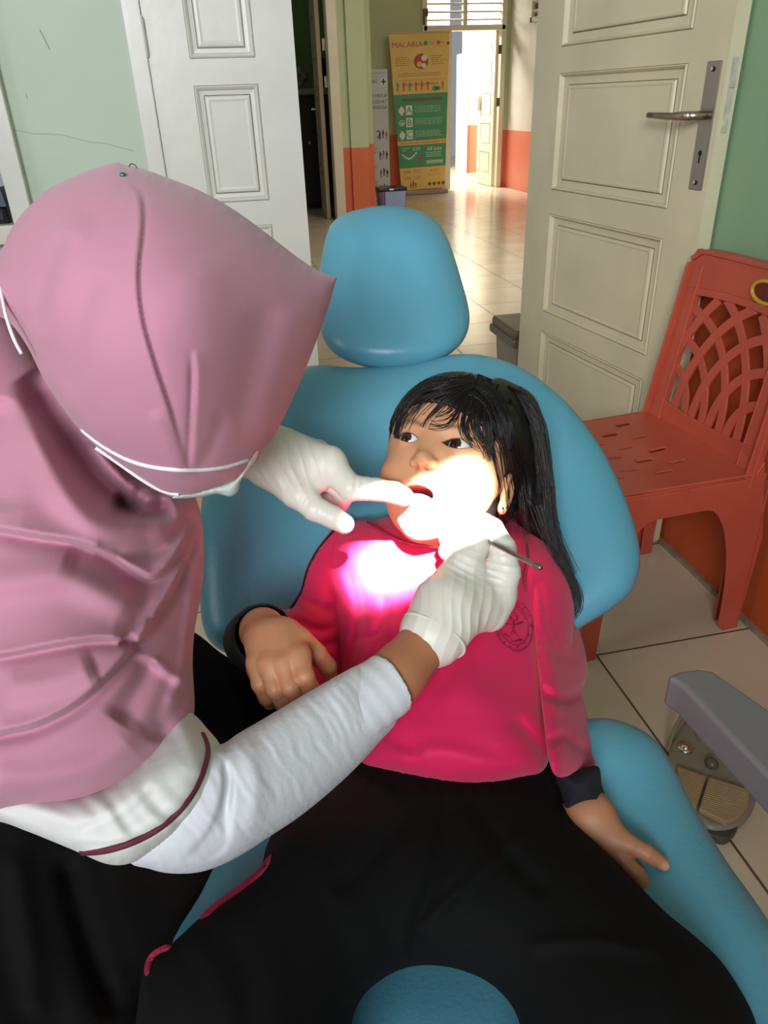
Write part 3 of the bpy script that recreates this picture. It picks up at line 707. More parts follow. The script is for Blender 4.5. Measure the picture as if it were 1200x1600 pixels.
# window-sill device at far left
dv = empty('desk_device', (-.56, YW+.02, .85), 'dark blue and black device on the left window sill', 'device')
MB().box((-.70, YW-.02, .85), (-.562, YW+.06, .895), bev=.012).obj('device_base', mat('black_gloss', s2l(28, 28, 34), .3, var=.05), dv)
MB().add([(-.72, YW-.03, .896), (-.556, YW-.03, .896), (-.556, YW+.06, .896), (-.72, YW+.06, .896), (-.72, YW-.03, .905), (-.562, YW-.03, .945), (-.562, YW+.06, .945), (-.72, YW+.06, .905)], [(3, 2, 1, 0), (4, 5, 6, 7), (0, 1, 5, 4), (1, 2, 6, 5), (2, 3, 7, 6), (3, 0, 4, 7)]).obj('device_top', mat('slate_blue_plastic', s2l(70, 86, 102), .25, var=.05), dv)

# ================================================================= red plastic chair
red = mat('red_plastic', s2l(188, 84, 64), .38, bump=.08, bscale=60, var=.10, vscale=9, spec=.45)
RC = empty('plastic_chair', (.885, 1.385, 0), 'red plastic stacking chair with latticed back beside the right wall', 'chair')
# local: x = depth (0 front .. .38 back), y across (-.20 near .. .20 far)
TC = Matrix.Translation((.867, 1.386, 0)) @ Matrix.Rotation(math.radians(3.8), 4, 'Z')
SH = .408
nx, ny = 66, 66; V = []; Fc = []
def seatz(a, b): return SH-.014*(1-(2*b-1)**2)*math.sin(math.pi*min(1, a*1.05))-.02*max(0, .12-a)/.12*.6+.0*a
for i in range(nx+1):
    for j in range(ny+1):
        a = i/nx; b = j/ny; wd = .195-.012*(1-a); x = -.205+.375*a-.022*(1-(2*b-1)**2)*max(0, 1-a*3); V.append((x, -wd+2*wd*b, seatz(a, b)))
slots = []
for r_ in range(4):
    for c_ in range(4): slots.append((.24+.15*r_, .22+.19*c_+(.09 if r_ % 2 else 0)))
def insl(a, b): return any(abs(a-p) < .050 and abs(b-q) < .011 for p, q in slots) and .12 < a < .85 and .12 < b < .9
for i in range(nx):
    for j in range(ny):
        if not insl((i+.5)/nx, (j+.5)/ny): k = i*(ny+1)+j; Fc.append((k, k+ny+1, k+ny+2, k+1))
so = mesh_obj('seat', [TC @ Vector(v) for v in V], Fc, red, RC, True)
sm_ = so.modifiers.new('s', 'SOLIDIFY'); sm_.thickness = .005; sm_.offset = 1
# apron + legs as plates
def plate(pts2, axis, c, th):
    if axis == 'y': P = [(x, c, z) for x, z in pts2]; d = (0, th, 0)
    else: P = [(c, x, z) for x, z in pts2]; d = (th, 0, 0)
    return MB().prism(P, d)
def arch(x0, x1, ztop, zb, n=10):
    return [(x0+(x1-x0)*(1-math.cos(t*math.pi/2)), zb+(ztop-zb)*math.sin(t*math.pi/2)) for t in np.linspace(0, 1, n)]
def leg(fx, sy, near):
    """fx: -1 front, +1 back"""
    mb = MB(); ys = -.195 if sy < 0 else .195-.006
    if fx < 0:
        side = [(-.215, 0), (-.170, 0)]+[(x, z) for x, z in arch(-.168, -.07, .345, .05)]+[(-.0, .345), (-.0, SH-.004), (-.205, SH-.004)]
    else:
        side = [(.205, 0), (.165, 0)]+[(x, z) for x, z in arch(.150, .05, .345, .02)]+[(.0, .345), (.0, SH-.004), (.15, SH-.004), (.172, SH+.03), (.215, .25)]
    P = [(x, ys, z) for x, z in side]; mb.prism(P, (0, .006, 0))
    cx = -.212 if fx < 0 else .170
    w = .055
    y0 = -.195 if sy < 0 else .195
    mb.prism([(cx-.004 if fx < 0 else .206, y0, 0), (cx-.004 if fx < 0 else .206, y0+sy*-.035, 0), ((-.204 if fx < 0 else .200), y0+sy*-.07, SH-.02), ((-.204 if fx < 0 else .200), y0, SH-.02)], (.005 if fx < 0 else -.005, 0, 0))
    mb.prism([(x, y0+(-sy)*.040, z) for x, z in ([(-.213, 0), (-.180, 0), (-.175, .2), (-.20, .2)] if fx < 0 else [(.207, 0), (.172, 0), (.168, .2), (.20, .2)])], (0, .004, 0))
    o = mb.obj('leg', red, RC, T=TC, bevel=.0018); return o
for fx in (-1, 1):
    for sy in (-1, 1): leg(fx, sy, 0)
mb = MB(); mb.prism([(-.219, -.175, SH-.075), (-.219, .175, SH-.075), (-.225, .175, SH-.012), (-.225, -.175, SH-.012)], (.006, 0, 0))
mb.prism([(x, -.19, z) for x, z in [(-.205, SH-.05), (.19, SH-.05), (.19, SH), (-.205, SH)]], (0, .005, 0)); mb.prism([(x, .185, z) for x, z in [(-.205, SH-.05), (.19, SH-.05), (.19, SH), (-.205, SH)]], (0, .005, 0))
mb.obj('apron', red, RC, T=TC, bevel=.002)
# back: surface x = bx(z,y)
def bx(y, z): 
    t = (z-SH)/.40; return .150+.058*t+.012*(1-(y/.2)**2)*(1-.3*t)
def hwid(z): t = (z-SH)/.40; return .190-.012*t-.0*t
ZT = .805
def strip(mb, pts, w, th, nrm=(1, 0, 0)):
    """flat band following (y,z) points on the back surface"""
    P = [np.array([bx(y, z), y, z]) for y, z in pts]; V = []; k = len(P)
    for i in range(k):
        t = P[min(i+1, k-1)]-P[max(i-1, 0)]; t /= np.linalg.norm(t)+1e-9; n_ = np.array(nrm, float); s_ = np.cross(n_, t); s_ /= np.linalg.norm(s_)+1e-9
        ww = w[i] if hasattr(w, '__len__') else w
        for a, b in ((-1, -1), (1, -1), (1, 1), (-1, 1)): V.append(P[i]+s_*a*ww/2+n_*b*th/2)
    Fc = []
    for i in range(k-1):
        for j in range(4): a = i*4+j; b = i*4+(j+1) % 4; Fc.append((a, b, b+4, a+4))
    Fc += [(3, 2, 1, 0), tuple(4*(k-1)+j for j in range(4))]; mb.add(V, Fc)
# frame: stiles, top rail, bottom rail
mb = MB()
for s in (-1, 1):
    zz = np.linspace(SH-.03, ZT-.03, 14); strip(mb, [(s*(hwid(z)-.021), z) for z in zz], [.052-.012*(z-SH)/.4 for z in zz], .010)
    strip(mb, [(s*(hwid(z)-.001), z) for z in zz], .006, .034)
    strip(mb, [(s*(hwid(z)-.047+.012*(z-SH)/.4*.6), z) for z in zz], .004, .018)
yy = np.linspace(-1, 1, 25)
top = [(y*(hwid(ZT)-.0), ZT-.045-.0*abs(y)) for y in yy]
strip(mb, top, [.092 if abs(y) < .93 else .092-(abs(y)-.93)*.6 for y in yy], .010)
strip(mb, [(y*(hwid(ZT)-.004), ZT-.002-.02*max(0, abs(y)-.82)/.18) for y in yy], .010, .030)
strip(mb, [(y*.165, ZT-.092+.010*(1-y*y)) for y in yy], .016, .012)
strip(mb, [(y*.18, SH+.028-.016*(1-y*y)) for y in yy], [.060]*25, .009)
mb.obj('back_frame', red, RC, T=TC, bevel=.0025)
# lattice: two fans of concentric ribs
z0 = SH+.045; z1 = ZT-.098
for s in (-1, 1):
    for k in range(5):
        R_ = .100+.066*k; pts = []
        for q in np.linspace(0, math.pi/2, 40):
            y = s*(-.165+R_*.92*math.sin(q)); z = z0-.01+R_*1.02*math.cos(q)
            if abs(y) < .158 and z0-.012 < z < z1+.012: pts.append((y, z))
        if len(pts) > 3:
            m_ = MB(); strip(m_, pts, .021, .006+.001*s); m_.obj('lattice_rib', red, RC, T=TC, bevel=.001)
# oval badge with yellow ring on the top rail
yl = mat('yellow_ring_plastic', s2l(190, 150, 44), .35, var=.08)
mb = MB(); ring = []
for q in np.linspace(0, 2*math.pi, 37): ring.append((bx(-.05, ZT-.045)-.008, -.065+.040*math.cos(q), ZT-.050+.022*math.sin(q)))
mb.tube(ring, .0045, 8, cap=False); mb.obj('badge_ring', yl, RC, T=TC, smooth=True)
mb = MB(); mb.add([(bx(-.05, ZT-.045)-.0065, -.065+.038*math.cos(q), ZT-.050+.020*math.sin(q)) for q in np.linspace(0, 2*math.pi, 28, endpoint=False)]+[(bx(-.05, ZT-.045)-.002, -.065+.038*math.cos(q), ZT-.050+.020*math.sin(q)) for q in np.linspace(0, 2*math.pi, 28, endpoint=False)], [tuple(range(28)), tuple(range(55, 27, -1))]+[(i, (i+1) % 28, (i+1) % 28+28, i+28) for i in range(28)])
mb.obj('badge', mat('dark_red_badge', s2l(104, 30, 26), .4, var=.05), RC, T=TC)

# ================================================================= foot control
def flat(pts, z): return [tuple(onz(u, v, z)) for u, v in pts]
FP = empty('foot_control', onz(1110, 1210, 0), 'grey dental foot control with two ribbed tan pedals on the tiles under the armrest', 'foot control')
pg = mat('grey_green_plastic', s2l(128, 126, 108), .45, bump=.15, bscale=50, var=.1)
pt = mat('tan_ribbed_rubber', s2l(160, 134, 100), .6, var=.12, vscale=20)
def slab(name, pts, z0, z1, m, parent, bev=.005, sm=True):
    Q = catmull(pts, 5, True) if sm else np.array(pts); top = [tuple(onz(u, v, z1)) for u, v in Q]
    mb = MB(); mb.prism([(x, y, z0) for x, y, z in top], (0, 0, z1-z0)); return mb.obj(name, m, parent, bevel=bev)
slab('pedal_base', [(1046, 1172), (1062, 1135), (1090, 1112), (1130, 1108), (1165, 1150), (1184, 1200), (1182, 1248), (1165, 1278), (1140, 1292), (1105, 1290), (1080, 1262), (1052, 1215)], .0, .026, pg, FP, .010)
slab('heel_plate', [(1086, 1264), (1122, 1283), (1152, 1280), (1152, 1294), (1136, 1309), (1118, 1306), (1092, 1292)], 0, .018, mat('dark_heel', s2l(66, 66, 58), .5, var=.1), FP, .004)
slab('pedal', [(1058, 1196), (1104, 1212), (1088, 1262), (1076, 1256), (1060, 1222)], .026, .038, pt, FP, .003, False)
slab('pedal', [(1108, 1213), (1172, 1233), (1168, 1262), (1152, 1278), (1134, 1284), (1092, 1263)], .026, .038, pt, FP, .003, False)
mbx = MB()
for k in range(13):
    t = k/12
    mbx.tube([onz(1110-t*15, 1222+t*38, .0385), onz(1166-t*12, 1240+t*32, .0385)], .0011, 5)
    mbx.tube([onz(1060+t*12, 1203+t*45, .0385), onz(1101-t*12, 1216+t*40, .0385)], .0011, 5)
mbx.obj('pedal_ribs', pt, FP)
for (u, v) in ((1071, 1168), (1159, 1203)):
    p = onz(u, v, .03); m_ = MB().lathe([(.013, 0), (.014, .006), (.010, .009), (.008, .006), (.007, .010), (.004, .012)], 20, T=Matrix.Translation((p[0], p[1], .024))); m_.obj('push_button', M['chrome'], FP, smooth=True)
p = onz(1112, 1193, .03); MB().lathe([(.011, 0), (.012, .008), (.008, .014), (.003, .016)], 18, T=Matrix.Translation((p[0], p[1], .024))).obj('knob', mat('dark_knob', s2l(92, 88, 76), .4, var=.1), FP, smooth=True)
p = onz(1118, 1150, .03); MB().lathe([(.036, 0), (.036, .006), (.030, .014), (.012, .018)], 30, T=Matrix.Translation((p[0], p[1], .024))).obj('dial', pg, FP, smooth=True)
wr = catmull([onz(u, v, z) for u, v, z in [(1044, 1175, .012), (1052, 1145, .03), (1066, 1118, .045), (1085, 1098, .05), (1120, 1085, .05), (1160, 1100, .045), (1190, 1140, .04), (1205, 1190, .012)]], 6)
MB().tube(wr, .0035, 8).obj('carry_handle', pg, FP, smooth=True)

# ================================================================= dental chair
vin = mat('blue_vinyl', s2l(92, 158, 182), .36, bump=.10, bscale=220, var=.05, vscale=3, spec=.5)
DC = empty('dental_chair', (.12, .78, 0), 'reclined dental chair in blue vinyl under the girl', 'dental chair')
def cushion(name, poly, ctrl, T, Tb, R, m=vin, **k):
    V, Fc, fr = pillow(poly, ctrl, T, Tb, R, **k); o = mesh_obj(name, V, Fc, m, DC, True); return o, fr
head_o, head_f = cushion('headrest', [(560, 327), (600, 321), (640, 325), (676, 341), (697, 368), (711, 405), (723, 445), (732, 480), (733, 508), (722, 535), (695, 558), (655, 572), (612, 577), (570, 573), (530, 558), (508, 535), (500, 505), (499, 440), (504, 395), (515, 355), (533, 337)],
    [(617, 330, 1.09), (617, 560, 1.00), (510, 450, 1.04), (725, 470, 1.04), (617, 450, 1.045)], .040, .035, 62, power=.55,
    disp=lambda P: -.013*np.exp(-(((P[:, 0]-610)/70)**2+((P[:, 1]-430)/75)**2)**1.6)+.004*np.exp(-((P[:, 1]-545)/16)**2)*np.exp(-((P[:, 0]-617)/80)**2))
back_o, back_f = cushion('backrest', [(480, 572), (560, 574), (640, 569), (715, 553), (765, 557), (815, 575), (860, 606), (900, 645), (940, 700), (970, 760), (990, 815), (999, 855), (999, 890), (985, 925), (950, 955), (900, 985), (860, 1010), (840, 1100), (800, 1200), (500, 1200), (440, 1090), (380, 1035), (335, 1010), (316, 975), (311, 900), (312, 830), (318, 770), (345, 710), (390, 650), (430, 600)],
    [(620, 575, .985), (480, 600, .99), (800, 600, .99), (340, 850, .885), (980, 860, .885), (650, 800, .955), (650, 950, .900), (450, 1100, .835), (800, 1150, .805), (330, 980, .85), (970, 930, .86)], .035, .035, 62, power=.55, step=6)
seat_o, seat_f = cushion('seat_cushion', [(800, 1175), (850, 1150), (900, 1128), (945, 1122), (985, 1132), (1020, 1153), (1045, 1185), (1070, 1235), (1100, 1288), (1140, 1352), (1185, 1415), (1240, 1500), (1290, 1600), (1290, 1760), (1000, 1800), (330, 1800), (260, 1600), (280, 1400), (400, 1260), (600, 1180)],
    [(u, v, (CH-z)/(.4848+(v-800)/FPX*.8746)) for u, v, z in [(920, 1140, .565), (1040, 1200, .55), (1180, 1430, .54), (1260, 1600, .54), (650, 1200, .50), (650, 1600, .505), (300, 1500, .53), (900, 1400, .515), (600, 1760, .50), (1100, 1500, .53)]], .028, .05, 70, power=.55, step=7)
# structure beneath
cream = mat('cream_enamel', s2l(205, 202, 188), .3, var=.03, coat=.3)
mb = MB(); mb.box((-.02, .50, .03), (.26, 1.02, .34), bev=.03); mb.box((-.10, .30, 0), (.34, 1.12, .05), bev=.015); mb.obj('base', cream, DC, bevel=.01)
mb = MB(); mb.tube([(.12, .70, .30), (.12, .70, .46)], .09, 24); mb.box((-.05, .40, .40), (.28, .95, .455), bev=.01); mb.obj('lift_column', cream, DC)
a, b = at(617, 560, 1.06), at(617, 700, 1.01)
MB().tube([a, (a+b)/2, b], .014, 12, flat=.6).obj('headrest_bracket', M['chrome'], DC, smooth=True)
# armrest
arm = mat('grey_armrest_foam', s2l(112, 106, 108), .6, bump=.06, bscale=160, var=.05)
tp = [onz(u, v, .70) for u, v in [(1042, 1055), (1062, 1047), (1090, 1043), (1114, 1046), (1200, 1106), (1330, 1196), (1340, 1360), (1200, 1212), (1068, 1072)]]
mb = MB(); mb.prism([(p[0], p[1], .668) for p in tp], (0, 0, .032)); mb.obj('armrest', arm, DC, bevel=.0045)
p = onz(1250, 1215, .66); MB().tube([(p[0]+.02, p[1]-.02, .67), (p[0]+.03, p[1]-.03, .55), (p[0]-.08, p[1]-.1, .46), (.3, .5, .44)], .016, 12).obj('armrest_bracket', cream, DC, smooth=True)
# ================================================================= PEOPLE: shared builders
skin_c = s2l(205, 150, 112)
def cam_cones(P, chain, k=.004):
    """chain: list of (u,v,D,r) joints -> smooth union of round cones in camera-aligned metres"""
    d = None
    for a, b in zip(chain[:-1], chain[1:]):
        q = cone(P, cp(*a[:3]), cp(*b[:3]), a[3], b[3]); d = q if d is None else smin(d, q, k)
    return d
def hand_field(palm, fingers, k_join=.006, extra=None):
    def f(P):
        d = None
        for ch in palm:
            q = cam_cones(P, ch, .006); d = q if d is None else smin(d, q, .010)
        fs = None
        for ch in fingers:
            q = cam_cones(P, ch, .0025)
            fs = q if fs is None else smin(fs, q, .0012)
        d = smin(d, fs, k_join)
        return d
    return f
def bounds(chs, pad=.03):
    A = np.array([cp(*j[:3]) for ch in chs for j in ch]); return A.min(0)-pad, A.max(0)+pad
def attr_color(o, name, cols):
    a = o.data.color_attributes.new(name, 'FLOAT_COLOR', 'POINT'); a.data.foreach_set('color', np.c_[cols, np.ones(len(cols))].astype(np.float32).ravel())

# ================================================================= CHILD
GIRL = empty('person', (.10, .62, .50), 'small girl with long black hair and pink sweatshirt reclining in the blue chair, mouth open', 'person')
# ---- head in its own frame (cm): x towards her left, y up, z out of the face
a_, p_, r_ = math.radians(23.0), math.radians(9.0), math.radians(-13.5)
ca, sa, cpp, sp, cr, sr = math.cos(a_), math.sin(a_), math.cos(p_), math.sin(p_), math.cos(r_), math.sin(r_)
HM = np.array([[cr, -sr, 0], [sr, cr, 0], [0, 0, 1]]) @ np.array([[1, 0, 0], [0, cpp, sp], [0, -sp, cpp]]) @ np.array([[ca, 0, -sa], [0, 1, 0], [sa, 0, ca]])
HS = .0098; HD = .83; HC = np.array([(701-600)/FPX*HD, -(722-800)/FPX*HD, -HD])
def head_to_cam(V):
    W_ = (HM @ (np.asarray(V, float).T*HS)).T+HC; return np.c_[W_[:, 0], W_[:, 1], -W_[:, 2]]
def almond(x, cx, hw=1.40, hu=.60, hl=.40, tilt=.10):
    t = np.clip((x-cx)/hw, -1, 1); s = 1 if cx > 0 else -1
    up = hu*(1-np.abs(t)**2.2); lo = -hl*(1-np.abs(t)**2.0)
    c = .2+tilt*(x-cx)*s*.8
    return up, lo, c
def face(P):
    ax = P.copy(); ax[:, 0] = np.abs(P[:, 0])
    d = ell(P, (0, 2.2, -1.2), (7.2, 7.7, 8.7))
    d = smin(d, ell(P, (0, -2.0, 1.3), (6.3, 7.2, 6.0)), 2.2)
    d = smin(d, ell(P, (0, -6.4, 3.0), (4.3, 3.4, 3.9)), 1.8)
    d = smin(d, sph(P, (0, -8.7, 5.0), 1.5), 1.8)
    d = smin(d, sph(ax, (3.3, -3.7, 4.9), 2.1), 1.8)
    d = smin(d, ell(P, (0, -5.0, 5.4), (2.7, 2.3, 2.2)), 1.4)
    d = smax(d, -ell(ax, (2.85, .35, 8.35), (1.8, 1.15, 1.25)), .9)
    d = smin(d, cone(ax, (1.3, 2.0, 6.5), (3.6, 2.0, 5.6), .55, .45), 1.0)
    d = smin(d, cone(P, (0, .4, 6.75), (0, -2.0, 8.0), .62, .85), 1.0)
    d = smin(d, sph(P, (0, -2.25, 8.32), .78), .5)
    d = smin(d, sph(ax, (.98, -2.5, 7.75), .52), .55)
    d = smax(d, -ell(ax, (.55, -3.15, 8.45), (.36, .38, .45)), .15)
    d = smax(d, -cone(P, (0, -3.4, 8.6), (0, -4.2, 8.35), .22, .22), .5)
    # lids
    lid = sph(ax, (2.8, .2, 5.72), 1.36); d = smin(d, lid, .35)
    x = ax[:, 0]; up, lo, c = almond(x, 2.8); y = P[:, 1]-c
    carve = np.maximum(np.maximum(y-up, lo-y), np.maximum(5.9-P[:, 2], np.abs(x-2.8)-1.38))
    d = smax(d, -carve, .08)
    cr_ = np.abs(np.sqrt((x-2.8)**2*.42+(P[:, 1]+.35-.08*(x-2.8))**2)-1.34); crease = np.where((P[:, 1] > .45) & (P[:, 2] > 5), .07*np.exp(-(cr_/.10)**2), 0)
    d = d+crease
    # lips
    ul = None
    for a, b in (((0, -4.62, 7.72), (.75, -4.5, 7.62)), ((.75, -4.5, 7.62), (1.75, -4.95, 6.85)), ((1.75, -4.95, 6.85), (2.15, -5.35, 6.3))):
        q = cone(ax, a, b, .36, .34 if b[0] < 2 else .2); ul = q if ul is None else smin(ul, q, .15)
    for a, b in (((0, -6.95, 7.15), (.9, -6.75, 7.05)), ((.9, -6.75, 7.05), (1.8, -6.1, 6.6)), ((1.8, -6.1, 6.6), (2.15, -5.4, 6.3))):
        ul = np.minimum(ul, cone(ax, a, b, .42, .40 if b[0] < 2 else .2))
    d = smin(d, ul, .28)
    d = smax(d, -ell(P, (0, -5.7, 6.6), (1.75, .88, 2.6)), .18)
    # ears
    e = ell(ax, (7.25, -2.3, -.6), (.62, 2.45, 1.55)); e = smax(e, -ell(ax, (7.95, -2.0, -.2), (.55, 1.6, .95)), .35)
    e = smin(e, ell(ax, (7.2, -4.3, -.1), (.5, .75, .75)), .3); d = smin(d, e, .35)
    d = smin(d, cone(P, (0, -6.5, -2.0), (0, -14, -4.5), 3.5, 3.9), 1.6)
    return d
V, Fq = mesh_sdf(face, (-8.8, -15, -10.6), (8.8, 10.6, 10.0), .105)
V, Fq = keep_largest(V, Fq)
hv_local = V
# colouring that belongs to the skin itself: lips, brows, lashes, inside of the mouth; nostril shade painted in as well
def face_cols(V):
    x, y, z = V.T; ax = np.abs(x); c = np.tile(np.array(skin_c), (len(V), 1))
    def mixc(c, w, col): return c*(1-w[:, None])+np.array(col)*w[:, None]
    lip = np.exp(-((np.sqrt((x/2.25)**2+((y+5.7)/1.45)**2)-.86)/.17)**2)*(z > 5.8); c = mixc(c, np.clip(lip*.9, 0, .85), s2l(198, 98, 92))
    ins = (np.sqrt((x/1.95)**2+((y+5.7)/1.08)**2) < 1.0) & (z < 7.35-.25*ax) & (z > 3.5); c = mixc(c, ins.astype(float), s2l(150, 62, 60))
    by = 2.05-.12*(ax-2.6)**2+.15*(ax-2.6); brow = np.exp(-((y-by)/.28)**2)*np.clip((ax-1.0)/.5, 0, 1)*np.clip((4.7-ax)/.9, 0, 1)*(z > 3); c = mixc(c, .62*brow, s2l(70, 46, 36))
    up, lo, cc = almond(ax, 2.8); yy = y-cc
    m = (np.abs(ax-2.8) < 1.5) & (z > 5.4)
    la = np.exp(-((yy-up)/.10)**2)*m; c = mixc(c, np.clip(.9*la, 0, .9), s2l(34, 22, 18))
    lb = np.exp(-((yy-lo)/.09)**2)*m; c = mixc(c, .5*lb, s2l(96, 60, 48))
    ch = np.exp(-(((ax-3.9)/1.6)**2+((y+3.2)/1.4)**2))*(z > 2); c = mixc(c, .16*ch, s2l(214, 120, 100))
    nos = np.exp(-(((ax-.55)/.35)**2+((y+3.1)/.3)**2))*(z > 7); c = mixc(c, .75*nos, s2l(96, 46, 36))
    return c
hcols = face_cols(V)
head_w = toworld(head_to_cam(V))
hbvh = BVHTree.FromPolygons([tuple(v) for v in head_w], [tuple(int(i) for i in f) for f in Fq])
def head_depth(u, v, default=None):
    r = Vector(ray(u, v)); h = hbvh.ray_cast(Vector(CAM), r.normalized())
    if h[0] is None: return default
    return float((np.array(h[0])-CAM)@FW)
# ---- hands
hL_palm = [[(410, 985, .685, .0215), (425, 1005, .660, .0205)], [(412, 1000, .660, .016), (405, 1036, .643, .0105)], [(430, 998, .655, .016), (423, 1038, .635, .0108)], [(442, 1000, .655, .016), (445, 1038, .632, .0108)], [(445, 998, .660, .016), (466, 1026, .634, .0105)]]
hL_f = [[(402, 1035, .640, .0088), (407, 1068, .634, .0078), (417, 1090, .640, .0070), (421, 1098, .652, .0062)],
        [(420, 1038, .632, .0090), (430, 1076, .624, .0080), (442, 1098, .630, .0071), (448, 1105, .644, .0064)],
        [(443, 1038, .629, .0090), (454, 1074, .620, .0080), (465, 1094, .627, .0071), (470, 1101, .642, .0064)],
        [(467, 1026, .631, .0092), (476, 1056, .622, .0081), (486, 1076, .627, .0071), (491, 1084, .642, .0064)],
        [(470, 1000, .655, .0105), (495, 1022, .660, .0088), (512, 1042, .668, .0078), (516, 1052, .674, .0066)]]
hR_palm = [[(908, 1250, .658, .0175), (920, 1278, .646, .0195)], [(905, 1275, .648, .016), (925, 1322, .642, .012)], [(920, 1275, .645, .016), (942, 1325, .636, .012)], [(930, 1272, .645, .016), (962, 1312, .632, .0115)]]
hR_f = [[(958, 1306, .634, .0088), (985, 1320, .626, .0078), (1012, 1334, .622, .0070), (1036, 1350, .622, .0058)],
        [(948, 1322, .636, .0088), (975, 1345, .626, .0078), (996, 1366, .620, .0070), (1012, 1394, .617, .0058)],
        [(932, 1325, .640, .0086), (950, 1352, .632, .0078), (968, 1382, .625, .007), (980, 1408, .622, .006)],
        [(918, 1322, .642, .0082), (928, 1355, .636, .0072), (940, 1385, .630, .006)],
        [(905, 1285, .648, .0095), (893, 1315, .645, .0085), (886, 1340, .642, .0072)]]
def build_hand(palm, fing, infl=0.0, h=.0012, kj=.006):
    f0 = hand_field(palm, fing, kj); f = lambda P: f0(P)-infl
    lo, hi = bounds(palm+fing, .032); V, Fq = mesh_sdf(f, lo, hi, h); return V, Fq
parts = [(head_w, Fq)]
cols = [hcols]
def nailed(V, fing, base=skin_c, nail=s2l(222, 170, 150), dark=1.0):
    c = np.tile(np.array(base)*dark, (len(V), 1))
    for ch in fing:
        e = cp(*ch[-1][:3]); p = cp(*ch[-2][:3]); r = ch[-1][3]; ax_ = (e-p)/np.linalg.norm(e-p)
        fr = np.array([0, 0, -1.]); fr = fr-ax_*(fr@ax_); fr /= np.linalg.norm(fr)
        q = V-(e+fr*r*.95+ax_*r*.1); al = q@ax_; sd = np.cross(ax_, fr); sx = q@sd; nz = q@fr
        w = np.clip(1.6-np.sqrt((al/(r*.95))**2+(sx/(r*.72))**2+(nz/(r*.8))**2)*1.3, 0, 1)
        c = c*(1-w[:, None]*.7)+np.array(nail)*w[:, None]*.7
        # knuckle creases
        for j in ch[1:-1]:
            dd = np.linalg.norm(V-cp(*j[:3]), axis=1); al = (V-cp(*j[:3]))@ax_
            w = np.exp(-(al/.0011)**2)*(dd < j[3]*1.5); c = c*(1-.16*w[:, None])
    return c
for palm, fing, dk_ in ((hL_palm, hL_f, 1.0), (hR_palm, hR_f, 1.0)):
    V, Fh = build_hand(palm, fing); parts.append((toworld(V), Fh)); cols.append(nailed(V, fing, s2l(184, 128, 94), dark=dk_))
# trunk, arms and legs beneath the clothes
def trunk(P):
    d = cam_cones(P, [(690, 930, .86, .042), (700, 1060, .79, .043), (705, 1190, .71, .036)], .02)
    d = smin(d, cam_cones(P, [(600, 910, .875, .028), (780, 920, .885, .028)], .01), .04)
    d = smin(d, cam_cones(P, [(548, 890, .87, .022), (480, 1020, .80, .018), (412, 990, .70, .0165)], .006), .02)
    d = smin(d, cam_cones(P, [(842, 910, .88, .020), (874, 1070, .79, .015), (892, 1170, .725, .013), (906, 1240, .668, .0155)], .006), .02)
    d = smin(d, cam_cones(P, [(650, 1230, .70, .034), (430, 1450, .585, .024), (330, 1590, .51, .022)], .01), .02)
    d = smin(d, cam_cones(P, [(760, 1230, .70, .034), (930, 1450, .580, .024), (1030, 1600, .51, .022)], .01), .02)
    d = smin(d, cam_cones(P, [(672, 850, .875, .028), (690, 920, .88, .04)], .01), .02)
    return d
lo, hi = bounds([[(320, 1600, .52, 0), (1040, 1600, .47, 0), (690, 840, .92, 0), (900, 900, .92, 0), (520, 850, .92, 0)]], .07)
V, Ft = mesh_sdf(trunk, lo, hi, .006); parts.append((toworld(V), Ft)); cols.append(np.tile(np.array(skin_c), (len(V), 1)))
Vb, Fb, _ = join_parts(*parts)
skin = mat('girl_skin', skin_c, .48, bump=.10, bscale=900, var=.05, vscale=30, spec=.4, sss=.12, attr='tone')
body = mesh_obj('body', Vb, Fb, skin, GIRL, True); attr_color(body, 'tone', np.vstack(cols))
# eyes
eyem = mat('eyeball', (1, 1, 1), .08, spec=.6, attr='tone')
for sx in (-1, 1):
    c = np.array([2.8*sx, .2, 5.72]); bm = bmesh.new(); bmesh.ops.create_uvsphere(bm, u_segments=64, v_segments=48, radius=1.22)
    bm.transform(Matrix.Rotation(math.radians(0), 4, 'X')); V = np.array([v.co[:] for v in bm.verts]); bm.verts.ensure_lookup_table(); Fe = [[v.index for v in f.verts] for f in bm.faces]; bm.free()
    g = np.array([-.20, .05, 1.0]); g /= np.linalg.norm(g); dd = np.degrees(np.arccos(np.clip(V@g/1.22, -1, 1)))
    V = V*(1+.03*np.exp(-(dd/22)**2))[:, None]
    col = np.where(dd[:, None] < 13, np.array(s2l(14, 9, 8)), np.where(dd[:, None] < 33, np.array(s2l(54, 30, 20)), np.array(s2l(226, 224, 224))))
    rim = np.exp(-((dd-32)/3.0)**2)[:, None]; col = col*(1-.7*rim)+np.array(s2l(24, 16, 14))*.7*rim
    o = mesh_obj('eye', toworld(head_to_cam(V+c)), Fe, eyem, GIRL, True); attr_color(o, 'tone', col); setp(o, 'dark brown eye')
# tongue and lower teeth
tm = mat('tongue_pink', s2l(204, 112, 110), .3, bump=.2, bscale=400, var=.1, sss=.1)
V, Fh = mesh_sdf(lambda P: ell(P, (0, -6.1, 6.0), (1.4, .62, 1.6)), (-2, -7.5, 3), (2, -5.1, 7.9), .12); mesh_obj('tongue', toworld(head_to_cam(V)), Fh, tm, GIRL, True)
